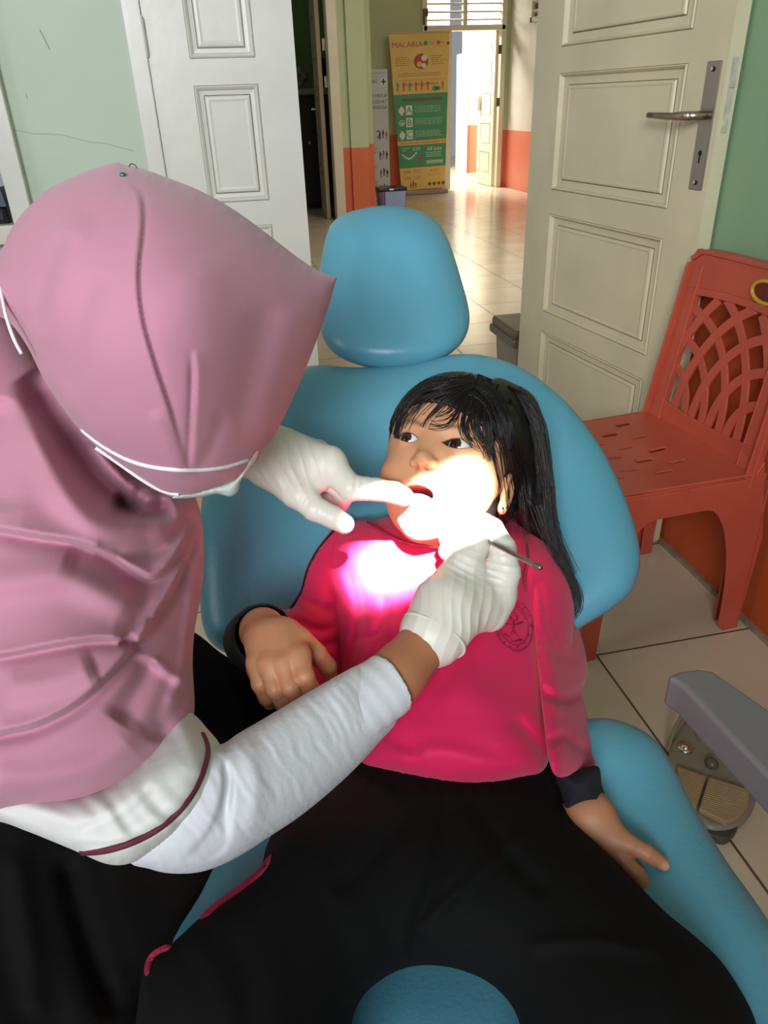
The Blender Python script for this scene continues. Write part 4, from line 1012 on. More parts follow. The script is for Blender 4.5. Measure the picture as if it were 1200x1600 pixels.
# ---- sweatshirt
PINK = s2l(212, 8, 84)
fle = mat('magenta_fleece', PINK, .75, bump=.12, bscale=120, var=.05, vscale=14, weave=.10, sheen=.15)
navyc = mat('navy_ribbing', s2l(18, 19, 30), .85, bump=.2, bscale=200, weave=.3, var=.1)
torso_d = folds(wrinkle(1, .35, 95, .0016, 4), fold([(600, 930), (590, 985), (545, 1000)], .006, 7), fold([(540, 880), (560, 950), (548, 1020), (538, 1080)], .009, 10),
    fold([(560, 970), (640, 985), (700, 960)], .004, 16, 'ridge'), fold([(600, 1190), (690, 1175), (780, 1195), (840, 1180)], .005, 16, 'ridge'),
    fold([(840, 900), (838, 980), (850, 1060), (848, 1150)], .010, 10), fold([(820, 880), (825, 940), (832, 985)], .005, 7), fold([(560, 1080), (600, 1140), (660, 1180)], .006, 14, 'valley'),
    fold([(800, 1120), (840, 1160), (855, 1200)], .006, 10), fold([(560, 930), (620, 905), (700, 915), (760, 900)], .003, 20, 'valley'), fold([(700, 1060), (760, 1100), (800, 1180)], .004, 30, 'ridge'))
tV, tF, shirt_f = pillow([(585, 812), (560, 812), (530, 824), (505, 850), (500, 900), (520, 960), (530, 1040), (545, 1100), (565, 1160), (562, 1192), (600, 1204), (660, 1218), (720, 1227), (775, 1225), (820, 1214), (850, 1203), (868, 1150), (882, 1080), (895, 1000), (897, 930), (886, 880), (868, 850), (840, 826), (800, 806), (760, 806), (720, 812), (680, 815), (640, 812), (610, 806)],
    [(540, 850, .865), (860, 850, .875), (680, 815, .875), (680, 880, .855), (700, 1000, .79), (560, 1000, .80), (860, 1000, .80), (700, 1200, .672), (570, 1180, .69), (850, 1180, .685)], .085, .030, 95, step=4.5, disp=torso_d, lam=95, edge=12)
lsV, lsF, ls_f = pillow([(548, 812), (520, 826), (496, 856), (478, 888), (468, 925), (455, 950), (425, 955), (395, 968), (380, 990), (377, 1025), (388, 1058), (405, 1080), (450, 1100), (520, 1100), (545, 1060), (555, 990), (560, 900)],
    [(530, 840, .865), (480, 930, .82), (400, 1010, .755), (520, 1050, .79)], .048, .035, 48, step=4.5, lam=60, disp=folds(fold([(468, 930), (510, 950), (540, 940)], .007, 7), fold([(452, 965), (500, 985), (545, 965)], .006, 7), fold([(500, 1010), (530, 1000), (552, 975)], .005, 6), wrinkle(1, .3, 60, .002, 2)))
rsV, rsF, rs_f = pillow([(845, 835), (872, 852), (888, 885), (896, 930), (903, 975), (915, 1020), (917, 1055), (910, 1080), (918, 1120), (932, 1160), (946, 1192), (942, 1203), (905, 1208), (872, 1214), (858, 1190), (850, 1130), (842, 1060), (835, 980), (830, 900)],
    [(860, 870, .875), (880, 1000, .81), (900, 1100, .755), (905, 1190, .685)], .040, .030, 40, step=4.5, lam=60, disp=folds(fold([(840, 1078), (880, 1092), (914, 1082)], .012, 8), fold([(850, 1165), (880, 1150), (912, 1172), (940, 1180)], .008, 8), fold([(842, 985), (870, 1020), (905, 1030)], .005, 8), fold([(855, 1000), (868, 1060), (872, 1120)], .004, 9, 'ridge'), wrinkle(.2, 1, 55, .0018, 8)))
sV, sF, _ = join_parts((tV, tF), (lsV, lsF), (rsV, rsF))
shirt = mesh_obj('sweatshirt', sV, sF, fle, GIRL, True)
# cuffs, collar
cV, cF, _f = pillow([(868, 1206), (900, 1203), (934, 1197), (940, 1225), (946, 1258), (912, 1266), (880, 1272), (876, 1240)], [(905, 1235, .662)], .034, .026, 36, step=4, disp=wrinkle(1, .08, 7, .0007, 3, .05))
mesh_obj('cuff', cV, cF, navyc, GIRL, True)
def cuff(P):
    a = cp(398, 1000, .745); b = cp(410, 992, .694); return np.maximum(cone(P, a, b, .031, .0295), -cone(P, b-(b-a)*.2, b+(b-a)*1.0, .0262, .0262))
lo, hi = bounds([[(400, 1000, .745, 0), (410, 992, .68, 0)]], .045); V, Fh = mesh_sdf(cuff, lo, hi, .0017); mesh_obj('cuff', toworld(V), Fh, navyc, GIRL, True)
cl = catmull([(575, 816), (600, 832), (628, 846), (660, 852), (695, 850), (735, 838)], 5)
pts = []
for u, v in cl:
    pts.append(at(u, v, shirt_f(u, v+4)-.002))
MB().tube(pts, .0014, 8).obj('collar_shadow_line', mat('collar_shadow_pink', s2l(150, 14, 60), .8, var=.1), GIRL, smooth=True)  # collar edge, with the thin chin shadow put into its darker pink
sp_ = [at(u, v, min(ls_f(u, v), .9)-.001) for u, v in catmull([(522, 829), (498, 858), (481, 890), (471, 925), (455, 950)], 4)]
MB().tube(sp_, .0018, 6).obj('sleeve_piping', navyc, GIRL, smooth=True)
# embroidered round emblem on the chest
em = mat('emblem_thread', s2l(178, 18, 78), .7, bump=.3, bscale=300, var=.08); mb = MB()
def onshirt(u, v, lift=.0012): return at(u, v, shirt_f(u, v)-lift)
ecx, ecy = 803, 978
mb.tube([onshirt(ecx+29*math.cos(q)+4*math.sin(q), ecy+40*math.sin(q)) for q in np.linspace(0, 6.283, 40)], .0008, 6, cap=False)
mb.tube([onshirt(ecx+22*math.cos(q)+3*math.sin(q), ecy+31*math.sin(q)) for q in np.linspace(0, 6.283, 40)], .0007, 6, cap=False)
for k in range(14):
    q = 6.283*k/14; mb.tube([onshirt(ecx+24.5*math.cos(q), ecy+34*math.sin(q)), onshirt(ecx+27*math.cos(q), ecy+37*math.sin(q))], .0009, 5)
for L in ([(797, 962), (805, 958), (810, 966), (803, 972), (797, 966)], [(803, 972), (802, 985), (796, 998)], [(802, 985), (810, 998)], [(790, 976), (803, 978), (816, 972)], [(788, 990), (800, 1004), (815, 1000)], [(793, 955), (788, 968)], [(814, 956), (820, 968)]):
    mb.tube([onshirt(u, v) for u, v in L], .0009, 5)
mb.obj('chest_emblem', em, GIRL, smooth=True)
# ---- trousers
trm = mat('black_trouser_cloth', s2l(9, 9, 10), .9, spec=.2, bump=.1, bscale=80, weave=.15, var=.2, vscale=10)
tr_d = folds(wrinkle(.5, 1, 130, .0018, 11), fold([(700, 1240), (690, 1330), (660, 1430), (640, 1500)], .008, 14), fold([(730, 1240), (790, 1330), (860, 1400)], .005, 16), fold([(660, 1240), (600, 1320), (520, 1400)], .005, 16), fold([(820, 1480), (930, 1470), (1050, 1490)], .004, 14, 'ridge'), fold([(620, 1480), (720, 1390), (830, 1290)], .005, 9, 'ridge'),
    *[fold([(560+26*k, 1206+int(10*math.sin(k/11*3.14))), (557+27*k, 1235+int(8*math.sin(k/11*3.14)))], .0025, 5) for k in range(12)])
pV, pF, tr_f = pillow([(556, 1160), (640, 1170), (720, 1180), (800, 1175), (852, 1165), (880, 1190), (884, 1255), (905, 1290), (935, 1320), (965, 1348), (1000, 1385), (1040, 1425), (1085, 1462), (1125, 1500), (1160, 1552), (1182, 1600), (1200, 1680), (1210, 1790), (835, 1790), (825, 1680), (815, 1610), (795, 1565), (755, 1530), (700, 1511), (645, 1510), (600, 1528), (565, 1560), (548, 1605), (540, 1690), (530, 1790), (200, 1790), (206, 1680), (214, 1580), (226, 1512), (250, 1490), (282, 1462), (315, 1432), (360, 1402), (404, 1362), (418, 1318), (448, 1262), (500, 1205)],
    [(570, 1180, .715), (850, 1180, .71), (710, 1170, .715), (710, 1250, .665), (640, 1490, .555), (760, 1490, .552), (430, 1400, .575), (300, 1560, .50), (300, 1750, .455), (930, 1400, .575), (1030, 1560, .505), (1030, 1750, .46), (700, 1350, .60), (1150, 1560, .52), (240, 1520, .525)], .060, .026, 120, step=6, disp=tr_d, edge=14, lam=95)
tro = mesh_obj('trousers', pV, pF, trm, GIRL, True)
stp = mat('pink_side_stripe', s2l(150, 22, 64), .8, var=.08)
def ribbon(name, pts, w, f, m, parent, lift=.0015, D=None):
    L = catmull(pts, 6); mb = MB(); V = []; n = len(L)
    tg = np.gradient(L, axis=0); tg /= np.linalg.norm(tg, axis=1)[:, None]; nn = np.c_[-tg[:, 1], tg[:, 0]]
    for i in range(n):
        ww = w*min(1, .25+6*min(i, n-1-i)/n)
        for s in (-1, 0, 1):
            u, v = L[i]+nn[i]*s*ww/2; d = (f(u, v) if f else D)-lift; V.append(at(u, v, d))
        for s in (-1, 0, 1):
            u, v = L[i]+nn[i]*s*ww/2; d = (f(u, v) if f else D)+.001; V.append(at(u, v, d))
    Fc = []
    for i in range(n-1):
        a = i*6; b = a+6
        for (p, q) in ((0, 1), (1, 2)): Fc += [(a+p, a+q, b+q, b+p), (a+3+q, a+3+p, b+3+p, b+3+q)]
        Fc += [(a, b, b+3, a+3), (a+2, a+5, b+5, b+2)]
    mb.add(V, Fc); return mb.obj(name, m, parent, smooth=True)
ribbon('side_stripe', [(424, 1335), (404, 1364), (366, 1394), (338, 1414), (312, 1436)], 10, tr_f, stp, GIRL, .0034)
ribbon('side_stripe', [(268, 1478), (248, 1486), (234, 1500), (228, 1525)], 10, tr_f, stp, GIRL, .0034)
# ---- hair
hm = mat('black_hair', s2l(20, 15, 14), .42, bump=.1, bscale=300, spec=.35)
def haircap(P):
    d = ell(P, (0, 2.6, -1.5), (7.95, 8.2, 9.2)); d = smin(d, ell(P, (0, -1.5, -3.4), (7.9, 8.0, 6.6)), 1.5)
    # hairline: leaves the face free, low fringe to her left
    x = P[:, 0]; line = 4.3-.05*(x+1.0)**2
    keep = np.maximum(P[:, 2]-1.2, P[:, 1]-line)*1.0
    cut = np.minimum(np.maximum(line-P[:, 1], 0)+0*x, 9)
    face_zone = np.minimum(line-P[:, 1], P[:, 2]-(1.0+.0*x))
    d = smax(d, face_zone, .6)
    d = d+.05*np.sin(x*9+P[:, 1]*1.5)+.03*np.sin(x*17+P[:, 2]*3)
    # ear window
    d = smax(d, -ell(P, (8.3, -2.9, .1), (2.0, 2.4, 1.6)), .4)
    return d
V, Fh = mesh_sdf(haircap, (-9.5, -11, -12), (9.5, 12, 9.5), .17); V, Fh = keep_largest(V, Fh)
capw = toworld(head_to_cam(V)); capF = Fh
cbvh = BVHTree.FromPolygons([tuple(v) for v in capw], [tuple(int(i) for i in f) for f in capF])
def surf_depth(u, v, fallback):
    r = Vector(ray(u, v)).normalized(); best = None
    for b in (hbvh, cbvh):
        h = b.ray_cast(Vector(CAM), r)
        if h[0] is not None:
            d = float((np.array(h[0])-CAM)@FW); best = d if best is None else min(best, d)
    return fallback if best is None else best
gV, gF, mane_f = pillow([(770, 592), (805, 600), (835, 620), (850, 660), (856, 710), (862, 770), (866, 820), (874, 850), (890, 885), (903, 915), (907, 945), (898, 968), (886, 972), (892, 940), (882, 905), (862, 875), (845, 850), (820, 828), (800, 812), (790, 802), (806, 785), (812, 755), (800, 735), (782, 720), (765, 690), (752, 640)],
    [(800, 640, .845), (850, 720, .880), (820, 800, .865), (890, 900, .868), (895, 960, .862), (770, 660, .80)], .038, .03, 45, step=4.5, disp=folds(wrinkle(.18, 1, 9, .0016, 3, .25), wrinkle(.15, 1, 23, .002, 5, .3)))
mb = MB()
def lock(P, D0, D1, n, spread, w, fb=None, lift=.003, follow=True, seed=1, taper=True, wob=2.0, r0=.0007):
    rg = np.random.default_rng(seed); L = catmull(P, 6); m = len(L)
    for k in range(n):
        o0 = rg.normal(0, 1); o1 = rg.normal(0, 1); ph = rg.uniform(0, 6.28); st = 0 if rg.random() < .7 else rg.integers(0, m//3+1); en = m if rg.random() < .5 else m-rg.integers(0, m//3+1)
        pts = []; rr = []
        tg = np.gradient(L, axis=0); tg /= np.linalg.norm(tg, axis=1)[:, None]; nn = np.c_[-tg[:, 1], tg[:, 0]]
        lf = lift*rg.uniform(.3, 1.3)
        for i in range(st, en):
            t = i/(m-1); off = (spread*(o0*(1-t)*.8+o1*t)+wob*math.sin(ph+t*5)); u, v = L[i]+nn[i]*off
            fbd = D0+(D1-D0)*t; d = surf_depth(u, v, None) if follow else None
            d = fbd if d is None else min(d, fbd+.02) if follow == 2 else d
            if follow == 2 and v < 604 and surf_depth(u, v, None) is None: continue
            pts.append(at(u, v, d-lf)); rr.append(r0*w*(1-.75*t if taper else 1))
        # smooth the depth along the strand
        if len(pts) > 4:
            A_ = np.array(pts)
            for _ in range(3): A_[1:-1] = (A_[:-2]+A_[1:-1]*2+A_[2:])/4
            mb.tube(A_, rr, 4, cap=False)
# fringe
for i, (P, n, sd, w) in enumerate([
    ([(745, 596), (720, 614), (690, 632), (668, 655), (660, 668)], 16, 7, 1), ([(740, 596), (705, 608), (665, 625), (640, 650), (628, 668)], 18, 7, 1),
    ([(750, 592), (722, 630), (708, 655), (690, 664), (672, 660)], 14, 4, 1), ([(752, 595), (735, 625), (722, 655), (726, 680), (742, 692)], 14, 4, 1.1),
    ([(758, 598), (748, 630), (742, 660), (752, 685), (768, 712)], 22, 5, 1.2), ([(765, 600), (762, 640), (764, 680), (770, 720)], 30, 7, 1.3), ([(730, 594), (690, 602), (647, 617), (627, 650), (619, 685)], 26, 3, 1.3),
    ([(742, 592), (715, 625), (700, 645), (680, 652)], 12, 5, .9), ([(760, 598), (738, 640), (730, 668), (738, 690), (752, 700)], 8, 3, .9)]):
    lock(P, .78, .76, n, sd, w, seed=i+1, lift=.0028)
# crown and falling hair
for i, (P, n, sd, w, D0, D1) in enumerate([
    ([(745, 594), (790, 606), (830, 642), (845, 700), (850, 770)], 60, 9, 1.6, .84, .85), ([(750, 596), (775, 622), (790, 670), (800, 720), (815, 790)], 60, 10, 1.6, .80, .84),
    ([(740, 592), (690, 596), (655, 607), (629, 640), (618, 680)], 40, 3, 1.6, .80, .80), ([(800, 622), (838, 655), (854, 740), (864, 830), (892, 900)], 45, 6, 1.5, .85, .84),
    ([(840, 790), (862, 850), (890, 895), (902, 930), (896, 965)], 26, 5, 1.2, .84, .835), ([(850, 830), (880, 880), (905, 925), (903, 955), (880, 975)], 10, 3, .9, .84, .835),
    ([(800, 700), (812, 760), (820, 800), (828, 835)], 20, 5, 1.2, .825, .835), ([(790, 790), (800, 812), (812, 830)], 8, 6, .8, .815, .82),
    ([(858, 760), (862, 830), (882, 890), (900, 940)], 26, 5, 1.2, .845, .835), ([(760, 660), (775, 720), (782, 760), (778, 775)], 8, 3, .8, .80, .81)]):
    lock(P, D0-.012, D1-.008, n, sd, w, seed=40+i, lift=.003, follow=2)
0 and lock([(765, 584), (790, 586), (825, 604), (842, 640), (850, 690)], .86, .87, 10, 4, .45, seed=91, follow=False, lift=0)
lock([(818, 830), (822, 870), (818, 900), (822, 925)], .80, .775, 3, 2, .9, seed=92, follow=False, lift=0)
0 and lock([(600, 800), (612, 822), (628, 842), (645, 855)], .79, .782, 5, 2, .45, seed=93, follow=False, lift=0)
lock([(860, 800), (882, 830), (895, 870), (880, 900)], .88, .90, 4, 8, .5, seed=94, follow=False, lift=0)
nV = np.array(mb.V)
hairV, hairF, _ = join_parts((capw, capF), (gV, gF)); n0 = len(hairV)
hair = mesh_obj('hair', np.vstack([hairV, nV]), list(hairF)+[tuple(i+n0 for i in f) for f in mb.F], hm, GIRL, True)
# ================================================================= WOMAN
WOM = empty('person', (-.22, .42, 0), 'woman in pink headscarf and white sleeves leaning over the girl with gloved hands', 'person')
HIJ = s2l(184, 128, 148)
hj = mat('dusty_pink_cloth', HIJ, .9, spec=.22, bump=.08, bscale=60, var=.03, vscale=8, weave=.16, sheen=.2)
# head part of the scarf
hd = folds(
    fold([(197, 285), (218, 305), (222, 350), (215, 430), (222, 500), (243, 575), (268, 650), (290, 728)], .0062, 20, 'stepR'),
    fold([(302, 545), (303, 600), (300, 660), (296, 742)], .0045, 14, 'stepL'),
    fold([(302, 560), (300, 650), (296, 742)], .003, 5, 'valley'),
    fold([(130, 330), (95, 400), (70, 480), (50, 560)], .006, 26, 'ridge'), fold([(98, 360), (72, 440), (52, 520)], .006, 16, 'valley'),
    fold([(150, 420), (120, 520), (105, 620)], .005, 22, 'valley'), fold([(300, 400), (330, 520), (320, 680)], .004, 50, 'ridge'),
    fold([(420, 470), (400, 560), (370, 690)], .0035, 26, 'valley'), fold([(470, 470), (440, 570), (400, 680)], .004, 26, 'ridge'),
    fold([(350, 640), (330, 700), (302, 745)], .003, 12, 'valley'), fold([(240, 640), (265, 700), (290, 745)], .003, 12, 'ridge'),
    fold([(25, 470), (60, 560), (110, 640), (170, 705)], .004, 16, 'ridge'), wrinkle(.25, 1, 260, .0012, 21))
aV, aF, hij_f = pillow([(-60, 470), (-20, 425), (2, 392), (12, 368), (28, 342), (48, 320), (72, 298), (104, 281), (142, 265), (180, 254), (193, 257), (230, 266), (265, 279), (304, 294), (345, 315), (385, 341), (425, 371), (465, 402), (496, 422), (525, 434), (525, 437), (516, 470), (502, 512), (482, 565), (458, 622), (432, 674), (410, 704), (398, 724), (384, 740), (372, 752), (345, 762), (310, 774), (282, 779), (258, 772), (225, 750), (190, 728), (158, 704), (128, 676), (100, 640), (68, 592), (42, 540), (10, 500), (-30, 490)],
    [(190, 270, .55), (20, 400, .555), (250, 500, .545), (500, 440, .61), (440, 660, .625), (300, 765, .575), (130, 660, .55), (380, 740, .60)], .105, .075, 230, step=4.5, disp=hd, edge=16, power=.55, lam=150)
dd_ = folds(
    fold([(38, 585), (80, 650), (125, 715), (168, 765), (222, 796)], .034, 24, 'valley'),
    fold([(20, 600), (55, 680), (95, 760), (140, 810), (190, 826), (245, 818), (300, 782)], .018, 26, 'ridge'),
    fold([(175, 782), (205, 796), (240, 800), (268, 790)], .034, 15, 'valley'), fold([(140, 690), (175, 735), (215, 772)], .012, 12, 'ridge'),
    fold([(-60, 822), (0, 828), (60, 838), (120, 848), (170, 868), (215, 895), (240, 903), (268, 880), (292, 838), (306, 790)], .022, 40, 'stepL'),
    fold([(150, 856), (205, 868), (262, 854), (290, 820), (302, 788)], .012, 12, 'valley'), fold([(100, 870), (180, 905), (240, 935)], .008, 22, 'valley'),
    fold([(-60, 920), (30, 905), (110, 900), (180, 930), (220, 950)], .012, 30, 'ridge'),
    fold([(-60, 1030), (0, 1025), (100, 1006), (160, 999), (206, 1002)], .015, 30, 'stepL'), fold([(190, 996), (204, 1003), (212, 1000)], .014, 9, 'valley'),
    fold([(-60, 1165), (0, 1146), (60, 1131), (130, 1092), (200, 1022), (252, 950), (288, 880), (310, 820)], .019, 40, 'stepL'),
    fold([(212, 1005), (250, 965), (285, 900), (300, 868)], .009, 10, 'ridge'), fold([(230, 968), (245, 970), (272, 930), (298, 872)], .008, 8, 'valley'),
    fold([(236, 1030), (218, 1072), (182, 1128)], .010, 20, 'valley'), fold([(300, 900), (302, 960), (296, 1010), (280, 1070), (250, 1130)], .010, 12, 'ridge'),
    fold([(235, 1030), (265, 1052), (288, 1066)], .006, 9, 'ridge'), fold([(298, 1070), (262, 1110), (245, 1160)], .008, 18, 'valley'),
    fold([(302, 1108), (262, 1172), (205, 1222), (120, 1258), (0, 1264)], .0025, 4, 'valley'), fold([(-40, 1215), (60, 1220), (160, 1195), (230, 1140)], .009, 30, 'ridge'),
    fold([(0, 620), (-10, 720), (0, 800)], .014, 34, 'valley'), fold([(0, 1075), (80, 1065), (150, 1040)], .008, 26, 'ridge'), wrinkle(1, -.35, 190, .0015, 31))
dd0_ = dd_; dd_ = lambda P: dd0_(P)*1.12
bV, bF, drape_f = pillow([(-120, 470), (-40, 455), (20, 500), (60, 560), (110, 620), (165, 690), (215, 738), (262, 766), (298, 772), (310, 790), (317, 830), (319, 875), (314, 930), (304, 985), (301, 1040), (304, 1090), (302, 1122), (288, 1152), (258, 1190), (215, 1230), (170, 1262), (140, 1276), (100, 1281), (40, 1281), (0, 1279), (-120, 1270)],
    [(0, 560, .61), (150, 700, .60), (280, 780, .62), (-40, 900, .55), (150, 950, .56), (300, 950, .61), (60, 1250, .515), (290, 1110, .56), (180, 1240, .525)], .080, .06, 150, step=4.5, disp=dd_, edge=16, power=.55, lam=110)
jV, jF, _ = join_parts((aV, aF), (bV, bF)); scarf = mesh_obj('headscarf', jV, jF, hj, WOM, True)
# pearl pin
p = at(192, 274, hij_f(192, 274)-.001); bm = bmesh.new(); bmesh.ops.create_icosphere(bm, subdivisions=3, radius=.0023); bm.verts.ensure_lookup_table()
pin = mesh_obj('pin', [np.array(v.co[:])+p for v in bm.verts], [[v.index for v in f.verts] for f in bm.faces], mat('teal_pearl', s2l(34, 120, 136), .12, metal=.5, coat=.8), scarf, True); bm.free(); pin['label'] = 'teal bead pin'
MB().tube([at(u, v, .545) for u, v in catmull([(200, 262), (205, 256), (212, 259), (214, 266)], 5)], .00035, 5).obj('pin_wire', M['dark'], scarf)
# mask straps and mask
white = mat('mask_elastic', s2l(226, 222, 226), .8, bump=.1, bscale=300, var=.03)
def onh(u, v, l=.0014): return at(u, v, hij_f(u, v)-l)
def strap(pts, r=.0017):
    L = catmull(pts, 8); P = np.array([onh(u, v) for u, v in L])
    for _ in range(4): P[1:-1] = (P[:-2]+2*P[1:-1]+P[2:])/4
    return P-FW*.0008
st = MB(); st.tube(strap([(128, 672), (160, 697), (205, 721), (250, 732), (300, 735), (350, 731), (388, 719)]), .0017, 8, flat=.7); st.obj('mask_strap', white, WOM, smooth=True)
st = MB(); st.tube(strap([(150, 700), (185, 724), (225, 752), (255, 768), (280, 773)]), .0015, 8, flat=.7); st.obj('mask_strap', white, WOM, smooth=True)
P_ = [at(u, v, d) for u, v, d in [(-2, 425, .535), (2, 455, .515), (10, 495, .505), (22, 530, .505), (34, 553, .507)]]
MB().tube(catmull(P_, 6), .0021, 8, flat=.6).obj('mask_strap', white, WOM, smooth=True)
mk = mat('mask_fabric', s2l(196, 212, 208), .75, bump=.2, bscale=200, var=.03)
kV, kF, _ = pillow([(388, 712), (404, 704), (398, 722), (386, 738), (376, 752), (372, 768), (360, 776), (340, 772), (318, 776), (290, 779), (268, 778), (285, 770), (320, 762), (350, 756), (372, 745), (378, 728)], [(390, 715, .590), (370, 760, .592), (285, 775, .565)], .010, .012, 16, step=3, disp=wrinkle(1, -.3, 12, .0006, 5))
mesh_obj('face_mask', kV, kF, mk, WOM, True)
# tunic sleeve with maroon piping, and the white under-sleeve
wc = mat('white_knit', s2l(214, 216, 222), .85, bump=.12, bscale=150, var=.03, weave=.2)
tun = mat('white_tunic_cloth', s2l(212, 212, 210), .8, bump=.1, bscale=90, var=.03, weave=.1)
ud = folds(*[fold([(470+14*k-200*0, 1085-6*k+4), (500+13*k, 1120-5*k), (524+12*k, 1165-4*k)], .0008, 4) for k in range(0, 6)], *[fold([(352+3*k, 1180+9*k), (352+2*k, 1240+3*k), (330+7*k, 1300+6*k), (290+10*k, 1345)], .0032, 6) for k in range(0, 4)],
    fold([(380, 1150), (400, 1230), (390, 1310)], .003, 16, 'ridge'), fold([(560, 1042), (582, 1058), (602, 1082), (618, 1108), (622, 1122)], .0012, 3.5, 'valley'), wrinkle(1, 1.7, 24, .0005, 6, .3), wrinkle(1, 1.2, 90, .001, 9))
uV, uF, sl_f = pillow([(300, 1165), (345, 1163), (372, 1146), (410, 1124), (455, 1097), (505, 1068), (548, 1044), (560, 1040), (572, 1044), (588, 1058), (604, 1082), (618, 1108), (622, 1118), (616, 1134), (594, 1158), (560, 1196), (515, 1238), (468, 1276), (420, 1308), (380, 1334), (345, 1352), (310, 1363), (270, 1365), (235, 1358), (200, 1340), (230, 1260)],
    [(607, 1072, .628), (500, 1150, .59), (380, 1240, .54), (280, 1310, .515), (250, 1250, .51)], .042, .036, 75, step=4, disp=ud, edge=10, lam=70)
hem = catmull([(576, 1034), (594, 1047), (612, 1070), (628, 1095), (633, 1110)], 5)
def cuffshell(P):
    a = cp(470, 1165, .585); b = cp(611, 1067, .629); ax = (b-a)/np.linalg.norm(b-a); q = cone(P, a, b, .0300, .0272)
    q = np.maximum(q, (P-b)@ax-.0005*np.sin(P[:, 0]*300)); q = np.maximum(q, -((P-a)@ax-.012))
    return q-.00025*np.sin(((P-a)@ax)*420+P[:, 1]*90)
lo_, hi_ = bounds([[(470, 1165, .585, 0), (612, 1066, .629, 0)]], .04); cV_, cF_ = mesh_sdf(cuffshell, lo_, hi_, .0014)
uV, uF, _ = join_parts((uV, uF), (toworld(cV_), cF_))
us = mesh_obj('under_sleeve', uV, uF, wc, WOM, True)
td = folds(fold([(60, 1290), (150, 1300), (230, 1262), (290, 1200)], .003, 14, 'valley'), fold([(120, 1300), (190, 1270), (240, 1225)], .0028, 8, 'valley'), fold([(100, 1318), (180, 1320), (262, 1286), (312, 1225), (322, 1160)], .0022, 5, 'valley'), wrinkle(.8, 1, 60, .0015, 12))
nV_, nF_, tn_f = pillow([(-60, 1230), (40, 1230), (140, 1230), (220, 1180), (280, 1110), (305, 1118), (325, 1140), (342, 1160), (348, 1180), (346, 1205), (334, 1238), (312, 1268), (284, 1298), (248, 1326), (212, 1346), (185, 1352), (160, 1348), (130, 1335), (90, 1318), (40, 1298), (0, 1284), (-60, 1275)],
    [(0, 1260, .50), (150, 1290, .500), (300, 1200, .525), (320, 1150, .545), (200, 1300, .500)], .050, .04, 62, step=4.5, disp=td, edge=10, lam=60)
tn = mesh_obj('tunic_sleeve', nV_, nF_, tun, WOM, True)
mar = mat('maroon_piping', s2l(92, 26, 44), .7, var=.1, weave=.2)
def ontn(u, v, l=.001): return at(u, v, tn_f(u, v)-l)
L = catmull([(128, 1332), (160, 1330), (200, 1319), (240, 1300), (276, 1272), (304, 1236), (321, 1197), (326, 1168), (318, 1146)], 6)
P_ = np.array([ontn(u, v) for u, v in L])
for _ in range(3): P_[1:-1] = (P_[:-2]+2*P_[1:-1]+P_[2:])/4
MB().tube(P_-FW*.0008, .0021, 8, flat=.6).obj('maroon_piping', mar, tn, smooth=True)
# skirt
bk = mat('black_skirt_cloth', s2l(12, 11, 12), .92, spec=.2, bump=.1, bscale=70, weave=.1, var=.2, vscale=8)
kd = folds(wrinkle(.3, 1, 150, .004, 15), fold([(100, 1330), (130, 1450), (180, 1590)], .010, 20), fold([(330, 1010), (370, 1080), (390, 1140)], .005, 14, 'ridge'), fold([(20, 1320), (40, 1460), (60, 1600)], .008, 24, 'ridge'))
kV, kF, sk_f = pillow([(-120, 1180), (60, 1200), (200, 1120), (270, 1000), (300, 988), (318, 998), (345, 1020), (385, 1045), (420, 1075), (446, 1108), (480, 1150), (500, 1190), (470, 1235), (430, 1280), (380, 1318), (356, 1330), (368, 1372), (372, 1410), (352, 1455), (320, 1500), (290, 1540), (280, 1600), (275, 1700), (270, 1790), (-120, 1790)],
    [(300, 1010, .80), (440, 1150, .77), (350, 1320, .70), (100, 1300, .65), (0, 1500, .58), (180, 1500, .60), (300, 1550, .605), (150, 1750, .52), (320, 1400, .655), (-80, 1750, .50)], .055, .06, 90, step=7, disp=kd, edge=14, lam=100)
mesh_obj('skirt', kV, kF, bk, WOM, True)
# body under the clothes: head, neck, trunk, both arms; hands inside the gloves
rh_palm = [[(395, 700, .775, .030), (430, 712, .765, .029)], [(430, 710, .768, .026), (515, 722, .765, .0165)], [(430, 712, .768, .026), (495, 712, .785, .017)], [(428, 725, .77, .024), (488, 745, .768, .019)], [(425, 725, .768, .024), (462, 768, .758, .0150)]]
rh_f = [[(515, 728, .765, .0155), (548, 762, .752, .0128), (590, 765, .750, .0112), (616, 770, .751, .0108), (630, 776, .754, .0100)],
        [(458, 762, .760, .0150), (492, 795, .752, .0122), (520, 808, .750, .0112), (538, 819, .750, .0098)],
        [(500, 735, .785, .0145), (540, 768, .785, .0118), (530, 785, .795, .0105), (505, 782, .80, .0098)],
        [(490, 725, .80, .0140), (522, 758, .805, .0115), (512, 778, .812, .010), (492, 770, .815, .0095)],
        [(480, 718, .81, .0130), (505, 748, .818, .0105), (495, 765, .825, .0095)]]
lh_palm = [[(678, 988, .662, .027), (700, 955, .675, .029)], [(700, 955, .678, .028), (772, 935, .705, .0185)], [(700, 952, .678, .028), (755, 905, .715, .019)], [(695, 945, .68, .026), (725, 895, .700, .0185)], [(740, 950, .69, .022), (765, 960, .70, .016)]]
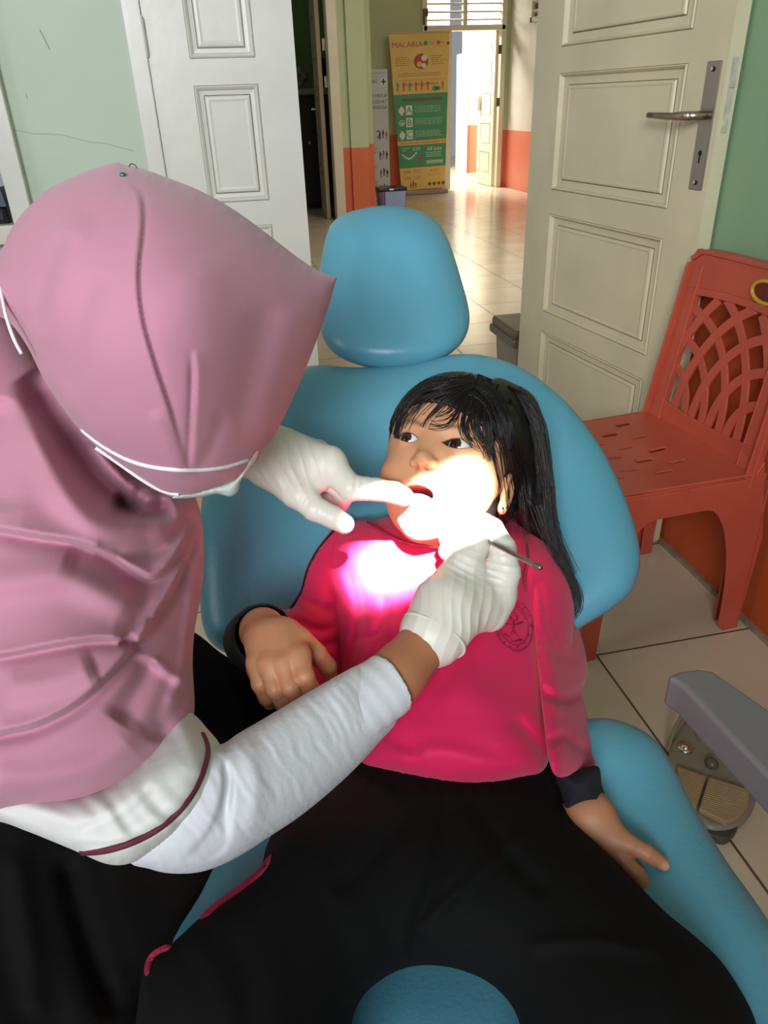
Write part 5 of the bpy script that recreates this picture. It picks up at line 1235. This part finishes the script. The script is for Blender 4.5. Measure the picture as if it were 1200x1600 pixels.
lh_f = [[(778, 925, .704, .0165), (789, 895, .700, .0138), (785, 856, .702, .0122), (768, 828, .712, .0112), (756, 818, .722, .0100)],
        [(712, 905, .695, .0165), (728, 876, .692, .0140), (744, 850, .697, .0120), (758, 832, .712, .0105)],
        [(765, 905, .725, .0150), (768, 868, .735, .0125), (745, 838, .745, .0115), (722, 826, .752, .0100)],
        [(745, 895, .735, .0145), (740, 862, .748, .0118), (715, 845, .757, .0105), (700, 842, .762, .0092)],
        [(730, 890, .735, .0130), (718, 868, .750, .0108), (700, 862, .758, .0095)]]
wskin = mat('woman_skin', s2l(170, 112, 80), .5, bump=.10, bscale=900, var=.05, vscale=30, spec=.4, sss=.1)
def wtrunk(P):
    d = ell(P, cp(255, 500, .585), (.055, .075, .045))
    d = smin(d, cam_cones(P, [(200, 620, .61, .025), (120, 760, .63, .035)], .01), .03)
    d = smin(d, cam_cones(P, [(60, 850, .60, .045), (150, 900, .61, .045), (10, 1150, .64, .04), (-20, 1400, .74, .04)], .02), .04)
    d = smin(d, cam_cones(P, [(60, 950, .575, .034), (120, 1150, .545, .026), (250, 1270, .528, .020), (380, 1240, .552, .024), (520, 1145, .60, .026), (620, 1055, .636, .0232), (680, 985, .664, .0225)], .01), .02)
    d = smin(d, cam_cones(P, [(170, 800, .66, .036), (230, 760, .72, .032), (330, 720, .765, .027), (405, 702, .773, .024)], .01), .02)
    return d
lo, hi = bounds([[(40, 400, .62, 0), (60, 1450, .60, 0), (690, 950, .66, 0), (420, 690, .80, 0), (250, 500, .50, 0), (0, 1100, .5, 0)]], .07)
V1, F1_ = mesh_sdf(wtrunk, lo, hi, .0035)
V2, F2_ = build_hand(rh_palm, rh_f, -.0022, .0018, .008); V3, F3_ = build_hand(lh_palm, lh_f, -.0022, .0018, .008)
V, Fh, _ = join_parts((toworld(V1), F1_), (toworld(V2), F2_), (toworld(V3), F3_)); mesh_obj('body', V, Fh, wskin, WOM, True)
# gloves
lat = mat('latex_glove', s2l(222, 218, 208), .42, bump=.08, bscale=140, var=.03, vscale=20, spec=.4, sss=.15)
def gwr(P, dirs, seed):
    rg = np.random.default_rng(seed); o = np.zeros(len(P))
    for (c, ax, wl, rad, amp) in dirs:
        q = P-cp(*c); s = q@np.array(ax)/np.linalg.norm(ax); r = np.linalg.norm(q, axis=1); w = np.exp(-(r/rad)**2)
        t = q[:, 1]*60+q[:, 0]*45
        o += amp*w*(1-np.abs(np.sin(s/wl*3.14159+.6*np.sin(t)+.4*np.sin(t*2.3+1)))**.6)
    return o
def glove(palm, fing, dirs, cuffs, seed, h=.0009):
    f0 = hand_field(palm, fing, .009)
    def f(P):
        d = f0(P)-.0004
        for ch in cuffs: d = smin(d, cam_cones(P, ch, .004), .008)
        d = d-gwr(P, dirs, seed)
        return d
    lo, hi = bounds(palm+fing+cuffs, .034); V, Fq = mesh_sdf(f, lo, hi, h); return keep_largest(V, Fq)
V, Fh = glove(rh_palm, rh_f, [((440, 730, .74), (1, .35, 0), .011, .045, .0011), ((400, 720, .75), (1, .6, 0), .009, .03, .0012), ((562, 763, .74), (1, -.1, 0), .007, .016, .0012), ((478, 785, .74), (1, -.8, 0), .007, .018, .0010)], [[(372, 697, .778, .0285), (395, 702, .775, .029)]], 1)
mesh_obj('glove', toworld(V), Fh, lat, WOM, True)
V, Fh = glove(lh_palm, lh_f, [((705, 945, .65), (.75, -.15, 0), .0095, .045, .0014), ((787, 895, .69), (.15, 1, 0), .008, .022, .0013), ((716, 888, .68), (.5, 1, 0), .007, .02, .0010)], [[(676, 992, .661, .0285), (690, 972, .668, .0285)]], 2)
gl = mesh_obj('glove', toworld(V), Fh, lat, WOM, True)
# rolled glove cuff
c0 = cp(676, 994, .660); ax_ = cp(700, 955, .676)-cp(676, 994, .660); ax_ /= np.linalg.norm(ax_); e1 = np.cross(ax_, [0, 0, 1.]); e1 /= np.linalg.norm(e1); e2 = np.cross(ax_, e1)
ring = [c0+(e1*math.cos(q)*1.04+e2*math.sin(q))*(.0290+.0008*math.sin(3*q))+ax_*(.0016*math.sin(2*q+.5)) for q in np.linspace(0, 2*math.pi, 41)]
MB().tube(toworld(np.array(ring)), .0014, 8, cap=False).obj('glove_cuff', lat, gl, smooth=True)
# ================================================================= instrument held by the left glove
ins = empty('dental_mirror', at(775, 852, .672), 'thin steel dental instrument handle between the gloved fingers at the cheek', 'dental instrument')
A0 = at(846, 888, .642); A1 = at(774, 851, .684); dv_ = (A1-A0); A2 = A1+dv_*.45
MB().tube([A0, A0+dv_*.02, A1, A2], [.0019, .0024, .0022, .0014], 14).obj('handle', M['steel'], ins, smooth=True)
kn = MB()
for k in range(10): q = A0+dv_*(.03+.012*k); kn.tube([q, q+dv_*.005], .0027, 14)
kn.obj('knurled_grip', M['steel'], ins)
bpy.context.view_layer.update()
